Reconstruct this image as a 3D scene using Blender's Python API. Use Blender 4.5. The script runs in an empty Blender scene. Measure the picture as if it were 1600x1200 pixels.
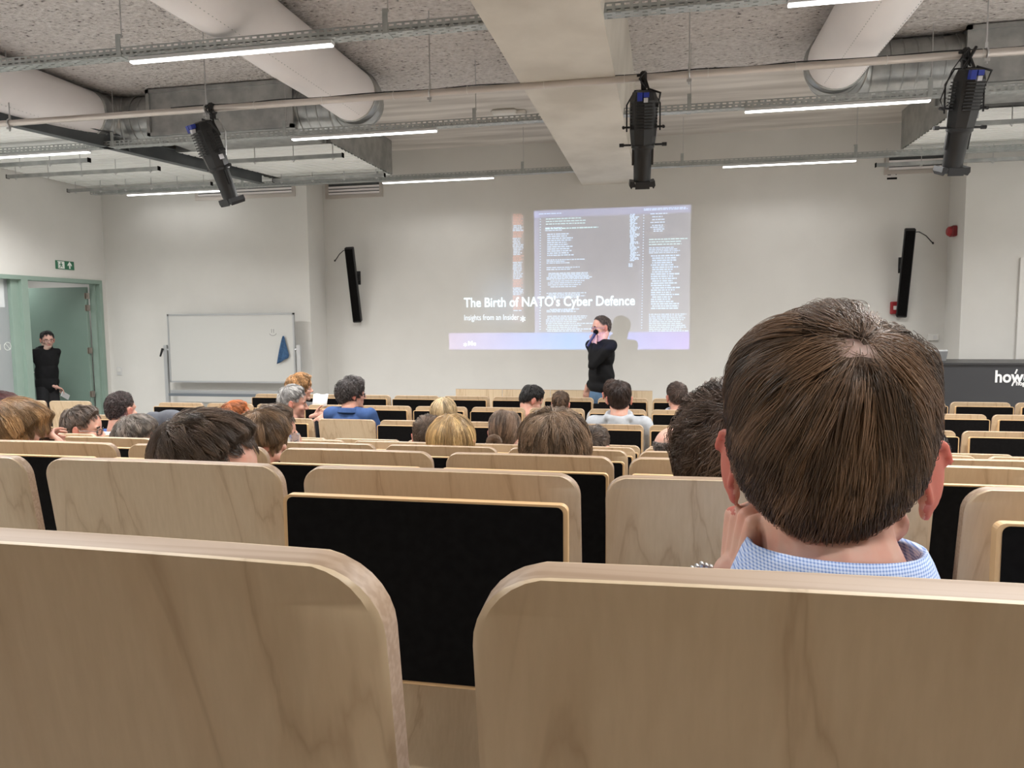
import bpy, bmesh, math, random
import numpy as np
from mathutils import Vector, Matrix, Euler

random.seed(7); RNG = np.random.default_rng(7)
R = math.radians
SC = bpy.context.scene
COL = SC.collection

# ------------------------------------------------------------------ camera, world, exposure
F0 = 1165.2
CAM = Vector((0, 0, 1.78))
yaw, pit, rol = R(-11.404), R(-4.998), R(-0.5246)
fw = Vector((math.sin(yaw)*math.cos(pit), math.cos(yaw)*math.cos(pit), math.sin(pit)))
rt = Vector((math.cos(yaw), -math.sin(yaw), 0)); up = rt.cross(fw)
rt2 = math.cos(rol)*rt + math.sin(rol)*up; up2 = -math.sin(rol)*rt + math.cos(rol)*up
cd = bpy.data.cameras.new('camera'); cam = bpy.data.objects.new('camera', cd); COL.objects.link(cam)
cd.sensor_width = 36; cd.lens = F0/1600*36; cd.clip_start = 0.02
m = Matrix((rt2, up2, -fw)).transposed().to_4x4(); m.translation = CAM
cam.matrix_world = m
SC.camera = cam
w = bpy.data.worlds.new('world'); SC.world = w; w.use_nodes = True
w.node_tree.nodes['Background'].inputs[0].default_value = (0.8, 0.85, 1, 1)
w.node_tree.nodes['Background'].inputs[1].default_value = 0.3
SC.view_settings.view_transform = 'Standard'
SC.view_settings.look = 'None'
SC.view_settings.exposure = 0.58
SC.view_settings.gamma = 1
LAMP_POWER = 4.0       # glow of the diffusers themselves
LAMP_W = 62.0           # watts of light sent down by each batten
LAMP_COL = (1.0, 0.988, 0.968)

def at(x, y, ax, v):
    """turn a photograph pixel into the point where its ray meets a plane"""
    i = 'XYZ'.index(ax)
    d = fw + (x-800)/F0*rt2 - (y-600)/F0*up2
    return CAM + d*((v-CAM[i])/d[i])

# ------------------------------------------------------------------ materials
def new_mat(name, col=(.5, .5, .5), rough=.6, metal=0, spec=.5, emit=None, estr=0):
    mt = bpy.data.materials.new(name); mt.use_nodes = True
    b = mt.node_tree.nodes['Principled BSDF']
    b.inputs['Base Color'].default_value = (*col, 1); b.inputs['Roughness'].default_value = rough
    b.inputs['Metallic'].default_value = metal; b.inputs['Specular IOR Level'].default_value = spec
    if emit:
        b.inputs['Emission Color'].default_value = (*emit, 1); b.inputs['Emission Strength'].default_value = estr
    return mt
def N(mt, t, **kw):
    n = mt.node_tree.nodes.new(t)
    for k, v in kw.items():
        if k in n.inputs: n.inputs[k].default_value = v
        else: setattr(n, k, v)
    return n
def L(mt, a, b): mt.node_tree.links.new(a, b)
def coords(mt, scale=(1, 1, 1), obj=True, rot=(0, 0, 0)):
    tc = N(mt, 'ShaderNodeTexCoord'); mp = N(mt, 'ShaderNodeMapping')
    mp.inputs['Scale'].default_value = scale; mp.inputs['Rotation'].default_value = rot
    L(mt, tc.outputs['Object' if obj else 'Generated'], mp.inputs[0]); return mp.outputs[0]
def ramp(mt, fac, stops):
    r = N(mt, 'ShaderNodeValToRGB'); e = r.color_ramp.elements
    while len(e) < len(stops): e.new(.5)
    for i, (p, c) in enumerate(stops): e[i].position = p; e[i].color = (*c, 1)
    L(mt, fac, r.inputs[0]); return r.outputs[0]
def bump(mt, h, strength=.3, dist=.01):
    b = N(mt, 'ShaderNodeBump'); b.inputs['Strength'].default_value = strength; b.inputs['Distance'].default_value = dist
    L(mt, h, b.inputs['Height']); L(mt, b.outputs[0], mt.node_tree.nodes['Principled BSDF'].inputs['Normal'])
def base(mt, c): L(mt, c, mt.node_tree.nodes['Principled BSDF'].inputs['Base Color'])
def noisy(name, c1, c2, scale=3, rough=.7, stretch=(1, 1, 1), bstr=0, bdist=.01, metal=0, detail=4, lo=.35, hi=.65, spec=.4):
    mt = new_mat(name, c1, rough, metal, spec)
    n = N(mt, 'ShaderNodeTexNoise', Scale=scale, Detail=detail); L(mt, coords(mt, stretch), n.inputs['Vector'])
    base(mt, ramp(mt, n.outputs[0], [(lo, c1), (hi, c2)]))
    if bstr: bump(mt, n.outputs[0], bstr, bdist)
    return mt

M = {}
M['wall'] = noisy('wall paint', (.675, .665, .635), (.70, .69, .66), 2.5, .75, bstr=.04, bdist=.002)
M['floor'] = noisy('vinyl floor', (.40, .39, .375), (.45, .44, .425), 8, .5)
def wood(name, ca, cb, cc, sc=1.0):
    mt = new_mat(name, ca, .42, 0, .35)
    v = coords(mt, (9*sc, 9*sc, .55*sc))
    n = N(mt, 'ShaderNodeTexNoise', Scale=1.1, Detail=5, Distortion=.9); L(mt, v, n.inputs['Vector'])
    v2 = coords(mt, (55*sc, 55*sc, 3*sc))
    n2 = N(mt, 'ShaderNodeTexNoise', Scale=3, Detail=3); L(mt, v2, n2.inputs['Vector'])
    mul = N(mt, 'ShaderNodeMath', operation='MULTIPLY'); mul.inputs[1].default_value = 7
    L(mt, n.outputs[0], mul.inputs[0])
    fr = N(mt, 'ShaderNodeMath', operation='PINGPONG'); fr.inputs[1].default_value = 1; L(mt, mul.outputs[0], fr.inputs[0])
    r1 = ramp(mt, fr.outputs[0], [(0, cc), (.16, cb), (.5, ca), (1, ca)])
    mx = N(mt, 'ShaderNodeMix', data_type='RGBA', blend_type='MULTIPLY'); mx.inputs[0].default_value = .35
    L(mt, r1, mx.inputs[6]); L(mt, ramp(mt, n2.outputs[0], [(.3, (.78, .74, .7)), (.7, (1, 1, 1))]), mx.inputs[7])
    base(mt, mx.outputs[2]); return mt
M['birch'] = wood('birch veneer', (.60, .475, .325), (.57, .44, .295), (.48, .36, .235))
M['edge'] = new_mat('plywood edge', (.68, .49, .32), .5)
_v = coords(M['edge'], (1, 260, 260)); _n = N(M['edge'], 'ShaderNodeTexNoise', Scale=1.0, Detail=1); L(M['edge'], _v, _n.inputs['Vector'])
base(M['edge'], ramp(M['edge'], _n.outputs[0], [(.4, (.30, .205, .135)), (.6, (.37, .265, .185))]))
M['tabedge'] = new_mat('tablet ply edge', (.62, .40, .20), .5)
M['black'] = noisy('black laminate', (.0035, .003, .003), (.006, .0055, .0055), 60, .8, spec=.08)
M['blackmetal'] = new_mat('black powder coat', (.006, .006, .007), .5)
M['blackgloss'] = new_mat('black moulded metal', (.004, .004, .0045), .42)
M['galv'] = noisy('galvanised steel', (.36, .37, .37), (.50, .51, .50), 7, .38, metal=.85, bstr=.03)
M['tray'] = noisy('tray steel', (.38, .405, .40), (.47, .495, .49), 12, .42, metal=.45)
M['steel'] = new_mat('bright steel', (.6, .6, .6), .3, .9)
M['darksteel'] = noisy('grey painted steel', (.085, .095, .10), (.12, .13, .135), 3, .5, metal=.2)
M['pipe'] = noisy('aluminium pipe', (.55, .50, .46), (.66, .61, .57), 6, .42, metal=.6, stretch=(.2, 1, 1))
M['duct'] = noisy('duct fabric', (.83, .80, .80), (.87, .84, .835), 2, .85)
M['deck'] = noisy('ribbed deck', (.84, .85, .83), (.88, .89, .87), 3, .6)
M['conc'] = noisy('cast concrete', (.58, .54, .475), (.72, .68, .61), 1.7, .8, stretch=(1, .8, 1), bstr=.15, bdist=.006, detail=8)
M['concband'] = noisy('board marked concrete', (.50, .46, .42), (.74, .70, .65), 1.2, .85, stretch=(.5, 4, 1), bstr=.15, bdist=.01, detail=7)
mt = M['spray'] = new_mat('sprayed acoustic coat', (.4, .35, .32), .95, 0, .1)
n1 = N(mt, 'ShaderNodeTexNoise', Scale=15.0, Detail=5, Roughness=.62, Distortion=.8); L(mt, coords(mt, (1, 1.6, 1)), n1.inputs['Vector'])
n2 = N(mt, 'ShaderNodeTexVoronoi', Scale=24.0); L(mt, coords(mt, (1, 1.5, 1)), n2.inputs['Vector'])
ad = N(mt, 'ShaderNodeMath', operation='ADD'); L(mt, n1.outputs[0], ad.inputs[0])
mm = N(mt, 'ShaderNodeMath', operation='MULTIPLY'); mm.inputs[1].default_value = .45; L(mt, n2.outputs['Distance'], mm.inputs[0]); L(mt, mm.outputs[0], ad.inputs[1])
base(mt, ramp(mt, ad.outputs[0], [(.45, (.10, .085, .08)), (.555, (.66, .615, .59)), (.9, (.84, .80, .775))]))
bump(mt, ad.outputs[0], 1.0, .05)
M['green'] = noisy('sage green paint', (.255, .345, .295), (.275, .365, .315), 2, .5)
M['greendoor'] = noisy('sage door leaf', (.17, .25, .21), (.185, .265, .225), 2, .55)
M['white'] = new_mat('white plastic', (.72, .71, .68), .45)
M['whiteframe'] = new_mat('white door paint', (.74, .73, .70), .5)
M['board'] = new_mat('whiteboard enamel', (.53, .53, .51), .3)
M['alu'] = new_mat('aluminium profile', (.52, .53, .54), .4, .5)
M['traydark'] = new_mat('pen tray', (.13, .15, .17), .5)
M['red'] = new_mat('red plastic', (.32, .02, .025), .4)
M['redgrill'] = new_mat('dark red plastic', (.18, .012, .015), .5)
M['bluecloth'] = noisy('blue microfibre', (.03, .07, .15), (.05, .115, .22), 30, .95, bstr=.4)
M['desk'] = new_mat('anthracite laminate', (.034, .035, .039), .5)
M['desktop'] = new_mat('desk edge', (.03, .03, .032), .4)
M['logo'] = new_mat('white lettering', (.82, .82, .82), .5)
M['signg'] = new_mat('sign green', (.03, .16, .085), .5)
M['signw'] = new_mat('sign white', (.80, .84, .80), .5)
M['ink'] = new_mat('marker ink', (.12, .12, .13), .6)
M['hinge'] = new_mat('hinge steel', (.35, .31, .27), .4, .7)
M['paper'] = new_mat('paper', (.74, .75, .78), .7)
M['bluecon'] = new_mat('blue connector', (.01, .03, .30), .4)
M['greycon'] = new_mat('grey connector', (.55, .55, .58), .4)
M['card'] = new_mat('label card', (.7, .68, .66), .6)
M['lampbody'] = new_mat('lamp housing', (.62, .62, .62), .45)
M['led'] = new_mat('led diffuser', (.8, .8, .8), .5, emit=LAMP_COL, estr=LAMP_POWER)
mt = M['frost'] = new_mat('frosted glass', (.52, .55, .56), .35)
tr = N(mt, 'ShaderNodeBsdfTranslucent'); tr.inputs[0].default_value = (.62, .65, .66, 1)
mx = N(mt, 'ShaderNodeMixShader'); mx.inputs[0].default_value = .5
L(mt, mt.node_tree.nodes['Principled BSDF'].outputs[0], mx.inputs[1]); L(mt, tr.outputs[0], mx.inputs[2])
L(mt, mx.outputs[0], mt.node_tree.nodes['Material Output'].inputs[0])
M['frostlight'] = new_mat('lighter film', (.66, .69, .70), .4)

# ------------------------------------------------------------------ mesh helpers
class MB:
    def __init__(s): s.v = []; s.f = []; s.m = []; s.mi = 0
    def add(s, verts, faces):
        o = len(s.v); s.v += [tuple(p) for p in verts]; s.f += [tuple(i+o for i in f) for f in faces]; s.m += [s.mi]*len(faces); return s
    def box(s, c, d, rot=None, bev=0):
        x, y, z = [q/2 for q in d]; c = Vector(c)
        if bev > 0:
            b = min(bev, x*.9, y*.9, z*.9); vs = []
            for sx in (-1, 1):
                for sy in (-1, 1):
                    for sz in (-1, 1):
                        vs += [(sx*x, sy*(y-b), sz*(z-b)), (sx*(x-b), sy*y, sz*(z-b)), (sx*(x-b), sy*(y-b), sz*z)]
            bm = bmesh.new(); [bm.verts.new(p) for p in vs]
            bmesh.ops.convex_hull(bm, input=bm.verts); bm.verts.index_update()
            pts = [v.co.copy() for v in bm.verts]; fs = [[v.index for v in f.verts] for f in bm.faces]; bm.free()
        else:
            pts = [Vector((sx*x, sy*y, sz*z)) for sx in (-1, 1) for sy in (-1, 1) for sz in (-1, 1)]
            fs = [(0, 1, 3, 2), (4, 6, 7, 5), (0, 4, 5, 1), (2, 3, 7, 6), (0, 2, 6, 4), (1, 5, 7, 3)]
        if rot is not None: pts = [rot @ p for p in pts]
        return s.add([p+c for p in pts], fs)
    def bb(s, lo, hi, bev=0):
        lo = Vector(lo); hi = Vector(hi); return s.box((lo+hi)/2, hi-lo, bev=bev)
    def tube(s, pts, r, n=10, caps=True):
        pts = [Vector(p) for p in pts]; rs = r if isinstance(r, (list, tuple)) else [r]*len(pts)
        vs = []; fs = []; prev = None
        for i, p in enumerate(pts):
            t = (pts[min(i+1, len(pts)-1)]-pts[max(i-1, 0)]).normalized()
            if prev is None:
                a = Vector((0, 0, 1)) if abs(t.z) < .9 else Vector((1, 0, 0)); u = t.cross(a).normalized()
            else: u = (prev - t*prev.dot(t)).normalized()
            prev = u; v = t.cross(u)
            for k in range(n):
                an = 2*math.pi*k/n; vs.append(p+rs[i]*(math.cos(an)*u+math.sin(an)*v))
        for i in range(len(pts)-1):
            for k in range(n):
                a = i*n+k; b = i*n+(k+1) % n; fs.append((a, b, b+n, a+n))
        if caps: fs.append(tuple(range(n))[::-1]); fs.append(tuple(range((len(pts)-1)*n, len(pts)*n)))
        return s.add(vs, fs)
    def prism(s, poly, ax, lo, hi):
        """extrude a closed 2D outline along an axis"""
        n = len(poly)
        def P(a, b, t): return {'X': (t, a, b), 'Y': (a, t, b), 'Z': (a, b, t)}[ax]
        vs = [P(a, b, lo) for a, b in poly]+[P(a, b, hi) for a, b in poly]
        fs = [tuple(range(n))[::-1], tuple(range(n, 2*n))]+[(i, (i+1) % n, n+(i+1) % n, n+i) for i in range(n)]
        return s.add(vs, fs)
    def build(s, name, mats, parent=None, smooth=False, fixn=True, loc=None):
        me = bpy.data.meshes.new(name); me.from_pydata([tuple(p) for p in s.v], [], s.f)
        if not isinstance(mats, (list, tuple)): mats = [mats]
        for q in mats: me.materials.append(q)
        if len(mats) > 1: me.polygons.foreach_set('material_index', s.m)
        if fixn:
            bm = bmesh.new(); bm.from_mesh(me); bmesh.ops.recalc_face_normals(bm, faces=bm.faces); bm.to_mesh(me); bm.free()
        if smooth:
            me.polygons.foreach_set('use_smooth', [True]*len(me.polygons))
            if smooth != 'all': me.set_sharp_from_angle(angle=R(38))
        me.update()
        o = bpy.data.objects.new(name, me); COL.objects.link(o)
        if parent: o.parent = parent
        if loc is not None: o.location = loc
        return o
def tag(o, label=None, cat=None, group=None, kind=None):
    if label: o['label'] = label
    if cat: o['category'] = cat
    if group: o['group'] = group
    if kind: o['kind'] = kind
    return o
def empty(name, loc=(0, 0, 0), label=None, cat=None, group=None, rz=0):
    o = bpy.data.objects.new(name, None); COL.objects.link(o); o.location = loc; o.rotation_euler.z = rz
    o.empty_display_size = .05
    return tag(o, label, cat, group)
def copy_tree(o, parent=None):
    c = o.copy(); COL.objects.link(c); c.parent = parent
    for ch in o.children: copy_tree(ch, c)
    return c
def struct(name, mb, mat, parent=None, **k):
    o = mb.build(name, mat, parent, **k)
    if not parent: o['kind'] = 'structure'
    return o
def text_mesh(body, size, depth, bold=0.0, align='LEFT', sx=1.0):
    cu = bpy.data.curves.new('lettering', 'FONT'); cu.body = body; cu.size = size; cu.extrude = depth; cu.offset = bold
    cu.align_x = align; cu.resolution_u = 3
    ob = bpy.data.objects.new('tmp', cu); COL.objects.link(ob)
    me = bpy.data.meshes.new_from_object(ob.evaluated_get(bpy.context.evaluated_depsgraph_get()))
    bpy.data.objects.remove(ob); bpy.data.curves.remove(cu)
    if sx != 1.0:
        for v in me.vertices: v.co.x *= sx
    return me
def mesh_obj(name, me, mat, parent=None, loc=(0, 0, 0), rot=(0, 0, 0)):
    me.materials.clear(); me.materials.append(mat)
    o = bpy.data.objects.new(name, me); COL.objects.link(o); o.location = loc; o.rotation_euler = rot
    if parent: o.parent = parent
    return o

# ------------------------------------------------------------------ dimensions
XL, XR, YB = -8.331, 6.6, -2.6          # left wall, right wall, wall behind the camera
YS, YC = 10.027, 10.55                       # side parts and recessed centre of the front wall
XCL, XCR = -4.980, 3.564                 # recess edges
ZC = 4.24
PITCH, ROWD, ROWY = .52, .8624, .325
X0 = -.1072
TOPZ = [1.78-h for h in (.1087, .2498, .3808, .5157, .6525, .7897, .7818, .7735, .7699)]
def rowY(k): return ROWY + (k-1)*ROWD
def rowF(k): return max(0, (6-k))*.1355
TOP0 = TOPZ[0]+.1355

# ------------------------------------------------------------------ room
b = MB(); b.bb((XL-2.6, YB, -.2), (XR, YC+.3, 0)); struct('floor', b, M['floor'])
for k in range(0, 6):
    b = MB(); y1 = rowY(k)+.56; z = (6-k)*.1355
    b.bb((XL+.001 if k < 3 else -4.9, YB if k == 0 else rowY(k-1)+.56, 0), (XR, y1, z)) if k else b.bb((XL+.001, YB, 0), (XR, y1, z))
    o = struct('floor_%d' % (k+1), b, M['floor'])
CE = MB(); CE.bb((XL-2.6, YB, ZC), (XR, 8.0, ZC+.15)); struct('ceiling', CE, M['spray'])
b = MB(); b.bb((XL-2.6, 8.0, ZC-.012), (XR, YC+.3, ZC+.15)); struct('ceiling_2', b, M['concband'])
b = MB()
b.prism([(-1.107, 3.62), (-.371, 3.62), (-.30, ZC), (-1.17, ZC)], 'Y', YB, YC); struct('ceiling_beam', b, M['conc'])
b = MB(); b.bb((XCL, YC, 0), (XCR, YC+.2, ZC)); struct('wall_front', b, M['wall'])
b = MB(); b.bb((XL-.15, YS, 0), (XCL, YC+.2, ZC)); struct('wall_front_left', b, M['wall'])
b = MB(); b.bb((XCR, YS, 0), (XR, YC+.2, ZC)); struct('wall_front_right', b, M['wall'])
b = MB(); b.bb((XR, YB, 0), (XR+.2, YC+.2, ZC)); struct('wall_right', b, M['wall'])
M['wallback'] = new_mat('darkened unseen wall', (.10, .09, .085), .9)  # unseen wall made dark to cut fill light on the near seat backs
b = MB(); b.bb((XL, YB-.2, 0), (XR, YB, ZC)); struct('wall_back', b, M['wallback'])
# left wall: opening for glazing + door from Y 6.2 to 9.52, height 2.38
OY0, OY1, OZ = 5.85, 9.923, 2.412
b = MB()
b.bb((XL-.15, YB, 0), (XL, OY0, ZC)); b.bb((XL-.15, OY0, OZ), (XL, OY1, ZC)); b.bb((XL-.15, OY1, 0), (XL, YS, ZC))
struct('wall_left', b, M['wall'])
# corridor behind the door
b = MB(); b.bb((XL-2.6, YB, 0), (XL-2.45, YC+.2, ZC)); struct('wall_corridor', b, M['wall'])
b = MB(); b.bb((XL-2.45, 10.5, 0), (XL-.15, 10.65, ZC)); struct('wall_corridor_end', b, M['wall'])
b = MB(); b.bb((XL-2.45, YB-.15, 0), (XL-.15, YB, ZC)); struct('wall_corridor_back', b, M['wall'])
b = MB(); b.bb((XL-2.45, YB, 2.7), (XL-.15, 10.5, 2.78)); struct('ceiling_corridor', b, M['wall'])
# door frame
fr = empty('door_1', (0, 0, 0)); fr['kind'] = 'structure'
b = MB()
b.bb((XL-.16, OY1-.055, 0), (XL+.02, OY1, OZ)); b.bb((XL-.16, OY0, OZ-.055), (XL+.02, OY1-.055, OZ))
b.bb((XL-.13, OY1-.09, 0), (XL-.04, OY1-.055, OZ-.055)); b.build('door_frame', M['green'], fr)
b = MB(); b.bb((XL-.16, 8.466, 0), (XL+.02, 8.570, OZ-.055)); b.build('door_post', M['green'], fr)
b = MB(); LY = 9.79; b.bb((XL-1.27, LY, .01), (XL-.165, LY+.045, OZ-.10)); lf = b.build('door_leaf', M['greendoor'], fr)
b = MB(); b.bb((XL-.165, LY-.002, .01), (XL-.158, LY+.047, OZ-.10)); b.build('door_edge', M['green'], lf)
for zz in (2.18, 2.0, 1.36, .70):
    b = MB(); b.tube([(XL-.145, LY+.0, zz-.045), (XL-.145, LY, zz+.045)], .011, 8)
    b.bb((XL-.163, LY-.03, zz-.045), (XL-.156, LY, zz+.045)); b.bb((XL-.135, LY-.005, zz-.045), (XL-.10, LY+.003, zz+.045))
    b.build('hinge', M['hinge'], fr)
b = MB(); b.tube([(XL-1.2, LY, 1.03), (XL-1.2, LY-.06, 1.03), (XL-1.08, LY-.06, 1.03)], .011, 8); b.build('door_handle', M['steel'], fr)
# glazed side light
wn = empty('window_1', (0, 0, 0)); wn['kind'] = 'structure'
b = MB(); b.bb((XL-.10, 5.9, .06), (XL-.085, 8.35, OZ-.055)); gl = b.build('pane', M['frost'], wn)
b = MB(); b.bb((XL-.14, 8.345, 0), (XL-.03, 8.466, OZ-.055)); b.bb((XL-.14, OY0, 0), (XL-.03, OY0+.1, OZ-.055)); b.bb((XL-.14, OY0+.1, 0), (XL-.03, 8.345, .08)); b.build('window_frame', M['green'], wn)
b = MB(); b.bb((XL-.085, 6.5, 1.99), (XL-.083, 8.29, OZ-.06)); b.build('privacy_film', M['frostlight'], wn)
b = MB()
def ring(mb, c, r, w_, ax='X', n=20, t=.002):
    """flat ring in the plane normal to ax"""
    vs = []; fs = []
    for k in range(n):
        a = 2*math.pi*k/n
        for rr in (r, r-w_):
            for q in (0, t):
                p = {'X': (q, rr*math.cos(a), rr*math.sin(a)), 'Y': (rr*math.cos(a), -q, rr*math.sin(a))}[ax]
                vs.append(Vector(c)+Vector(p))
    for k in range(n):
        a = 4*k; c2 = 4*((k+1) % n)
        fs += [(a+1, c2+1, c2+3, a+3), (a, a+2, c2+2, c2), (a, c2, c2+1, a+1), (a+2, a+3, c2+3, c2+2)]
    mb.add(vs, fs)
pc = at(14, 541, 'X', XL-.083)
ring(b, (XL-.0835, pc.y-.02, pc.z), .055, .007); b.box((XL-.082, pc.y-.02, pc.z), (.002, .006, .1), Matrix.Rotation(R(40), 3, 'X'))
b.bb((XL-.0835, pc.y-.16, pc.z-.045), (XL-.081, pc.y-.13, pc.z+.03)); b.bb((XL-.0835, pc.y-.20, pc.z-.045), (XL-.081, pc.y-.185, pc.z+.0))
b.build('glass_pictogram', M['signw'], wn)
# right hand door and white panels
d2 = empty('door_2', (0, 0, 0)); d2['kind'] = 'structure'
b = MB(); b.bb((4.18, YS-.03, 0), (4.24, YS, 2.45)); b.bb((4.24, YS-.03, 2.39), (5.28, YS, 2.45)); b.bb((5.22, YS-.03, 0), (5.28, YS, 2.39)); b.build('door_frame', M['whiteframe'], d2)
b = MB(); b.bb((4.245, YS-.015, .01), (5.215, YS, 2.385)); b.build('door_leaf', M['whiteframe'], d2)
b = MB(); b.bb((XCL+.001, YC-.012, 0), (XCR-.001, YC, .07)); struct('baseboard_front', b, M['white'])
b = MB(); b.bb((XL+.001, YS-.012, 0), (XCL, YS, .07)); struct('baseboard_left', b, M['white'])
b = MB(); b.bb((XCR, YS-.012, 0), (4.17, YS, .07)); struct('baseboard_right', b, M['white'])

# ------------------------------------------------------------------ cable trays, lamps
def slotted(mb, O, U, V, nu, nv, cu, cv, su, sv, skip=lambda i, j: False):
    """sheet of nu x nv cells, each with a slot hole su x sv"""
    O = Vector(O); U = Vector(U); V = Vector(V); vs = []; fs = []
    for i in range(nu):
        for j in range(nv):
            o = len(vs); a = (cu-su)/2; c = (cv-sv)/2
            P = lambda x, y: O+U*(i*cu+x)+V*(j*cv+y)
            vs += [P(0, 0), P(cu, 0), P(cu, cv), P(0, cv), P(a, c), P(a+su, c), P(a+su, c+sv), P(a, c+sv)]
            if skip(i, j): fs.append((o, o+1, o+2, o+3)); continue
            fs += [(o, o+1, o+5, o+4), (o+1, o+2, o+6, o+5), (o+2, o+3, o+7, o+6), (o+3, o, o+4, o+7)]
    mb.add(vs, fs)
def make_tray(Y, x0, x1, label, bracket_xs):
    t = empty('cable_tray', ((x0+x1)/2, Y, 3.64), label, 'cable tray', 'slotted cable trays under the ceiling')
    cx = (x0+x1)/2; nu = int((x1-x0)/.054); b = MB(); X = x0-cx
    slotted(b, (X, -.05, 0), (1, 0, 0), (0, 0, 1), nu, 2, .054, .03, .033, .012)
    slotted(b, (X, .05, 0), (1, 0, 0), (0, 0, 1), nu, 2, .054, .03, .033, .012)
    slotted(b, (X, -.05, 0), (1, 0, 0), (0, 1, 0), nu, 4, .054, .025, .032, .010, lambda i, j: (i+j) % 2)
    b.bb((X, -.05, .0585), (X+nu*.054, -.038, .061)); b.bb((X, .038, .0585), (X+nu*.054, .05, .061))
    b.build('tray_channel', M['tray'], t, fixn=False)
    br = rd = None
    for bx in bracket_xs:
        if br is None:
            b = MB(); b.bb((-.018, -.056, -.004), (.018, -.0505, .15)); b.bb((-.018, -.056, -.004), (.018, .056, -.0005)); b.bb((-.018, -.056, .146), (.018, -.02, .15))
            br = b.build('hanger_bracket', M['tray'], t, loc=(bx-cx, 0, 0))
            b = MB(); b.tube([(.012, -.03, .13), (.012, -.03, ZC-3.64)], .004, 6); b.tube([(.012, -.03, .135), (.012, -.03, .15)], .009, 6)
            rd = b.build('threaded_rod', M['steel'], t, loc=(bx-cx, 0, 0))
        else:
            for o in (br, rd):
                c = o.copy(); COL.objects.link(c); c.parent = t; c.location = (bx-cx, 0, 0)
    return t
names = {-2.4: 'behind the camera', 2.42: 'above the camera', 4.82: 'nearest to the camera', 7.17: 'in the middle of the ceiling', 9.66: 'closest to the front wall'}
GR = [-7.74, -5.74, -3.755, -1.78, .222, 2.22, 4.2, 6.0]
make_tray(4.82, -8.3, 6.5, 'slotted galvanised cable tray hanging nearest to the camera', GR)
make_tray(7.17, -8.3, 6.5, 'slotted galvanised cable tray in the middle of the three', GR)
make_tray(9.68, -8.18, 6.5, 'slotted galvanised cable tray closest to the front wall', GR)
lamp0 = None; _dim = {}
def half_light():
    if 'h' not in _dim: _dim['h'] = bpy.data.lights['lamp_light'].copy(); _dim['h'].energy = LAMP_W*.5
    return _dim['h']
def dim_light(more):
    if more not in _dim:
        d_ = bpy.data.lights['lamp_light'].copy(); d_.energy = LAMP_W*(.012 if more else .09); _dim[more] = d_
    return _dim[more]
def lamp(x0, Y, label):
    global lamp0
    near_wall = Y > 9
    if lamp0 is None:
        t = empty('led_batten', (x0, Y, 3.6)); b = MB(); b.bb((0, -.028, .014), (1.53, .028, .038)); b.build('lamp_housing', M['lampbody'], t)
        b = MB(); b.bb((.005, -.019, .003), (1.525, .019, .014)); b.build('diffuser', M['led'], t); lamp0 = t
        al = bpy.data.lights.new('lamp_light', 'AREA'); al.shape = 'RECTANGLE'; al.size = 1.5; al.size_y = .036; al.energy = LAMP_W; al.color = LAMP_COL; al.spread = R(150)
        ao = bpy.data.objects.new('lamp_light', al); COL.objects.link(ao); ao.parent = t; ao.location = (.765, 0, .002)
    else: t = copy_tree(lamp0); t.location = (x0, Y, 3.6)
    if near_wall:      # the battens by the wall are dimmed
        for ch in t.children:
            if ch.type == 'LIGHT': ch.data = dim_light(x0 < -7)
    return tag(t, label, 'ceiling light', 'LED battens under the cable trays')
tn = {4.82: 'nearest cable tray', 7.17: 'middle cable tray', 9.68: 'tray by the front wall'}
for Y in (4.82, 7.17, 9.68):
    for i, x in enumerate((-7.6, -3.70, .71, 4.9)):
        if Y == 9.68 and i == 0: x = -7.6
        if i == 3 and Y > 5 and Y < 9: pass
        lamp(x, Y, 'white LED batten, %s one under the %s' % (('first from the left wall', 'second from the left wall', 'third from the left wall', 'last towards the right wall')[i], tn[Y]))
for Y in (2.42, .0):
    for i, x in enumerate((-7.6, -3.70, .71, 4.9)):
        t = lamp(x, Y, 'white LED batten on the ceiling out of view behind the viewer')
        if Y < 1:
            for ch in t.children:
                if ch.type == 'LIGHT': ch.data = half_light()

# ------------------------------------------------------------------ pipe with clamps and cable
PY, PZ = 5.95, 3.60
t = empty('lighting_pipe', (-.7, PY, PZ), 'horizontal aluminium lighting pipe across the hall carrying three spotlights', 'pipe')
b = MB(); b.tube([(XL+.02+.7, 0, 0), (XR+.7-.02, 0, 0)], .027, 14); b.build('pipe_tube', M['pipe'], t, smooth=True)
b = MB()
pts = []
xs = np.arange(-4.2, 6.4, .12)
for i, x in enumerate(xs): pts.append((x+.7, .004*math.sin(i*1.3), .031+.004*math.sin(i*.9)))
b.tube(pts, .0045, 6); b.build('cable', M['blackmetal'], t, smooth=True)
tie0 = None; clip0 = None
for x in np.arange(-3.4, 6, .62):
    if tie0 is None:
        b = MB(); ps = [(0, .031*math.cos(a), .031*math.sin(a)+.002) for a in np.linspace(0, 2*math.pi, 13)]; b.tube(ps, .002, 5)
        tie0 = b.build('cable_tie', M['white'], t, loc=(x+.7, 0, 0))
    else: c = tie0.copy(); COL.objects.link(c); c.parent = t; c.location.x = x+.7
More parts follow.
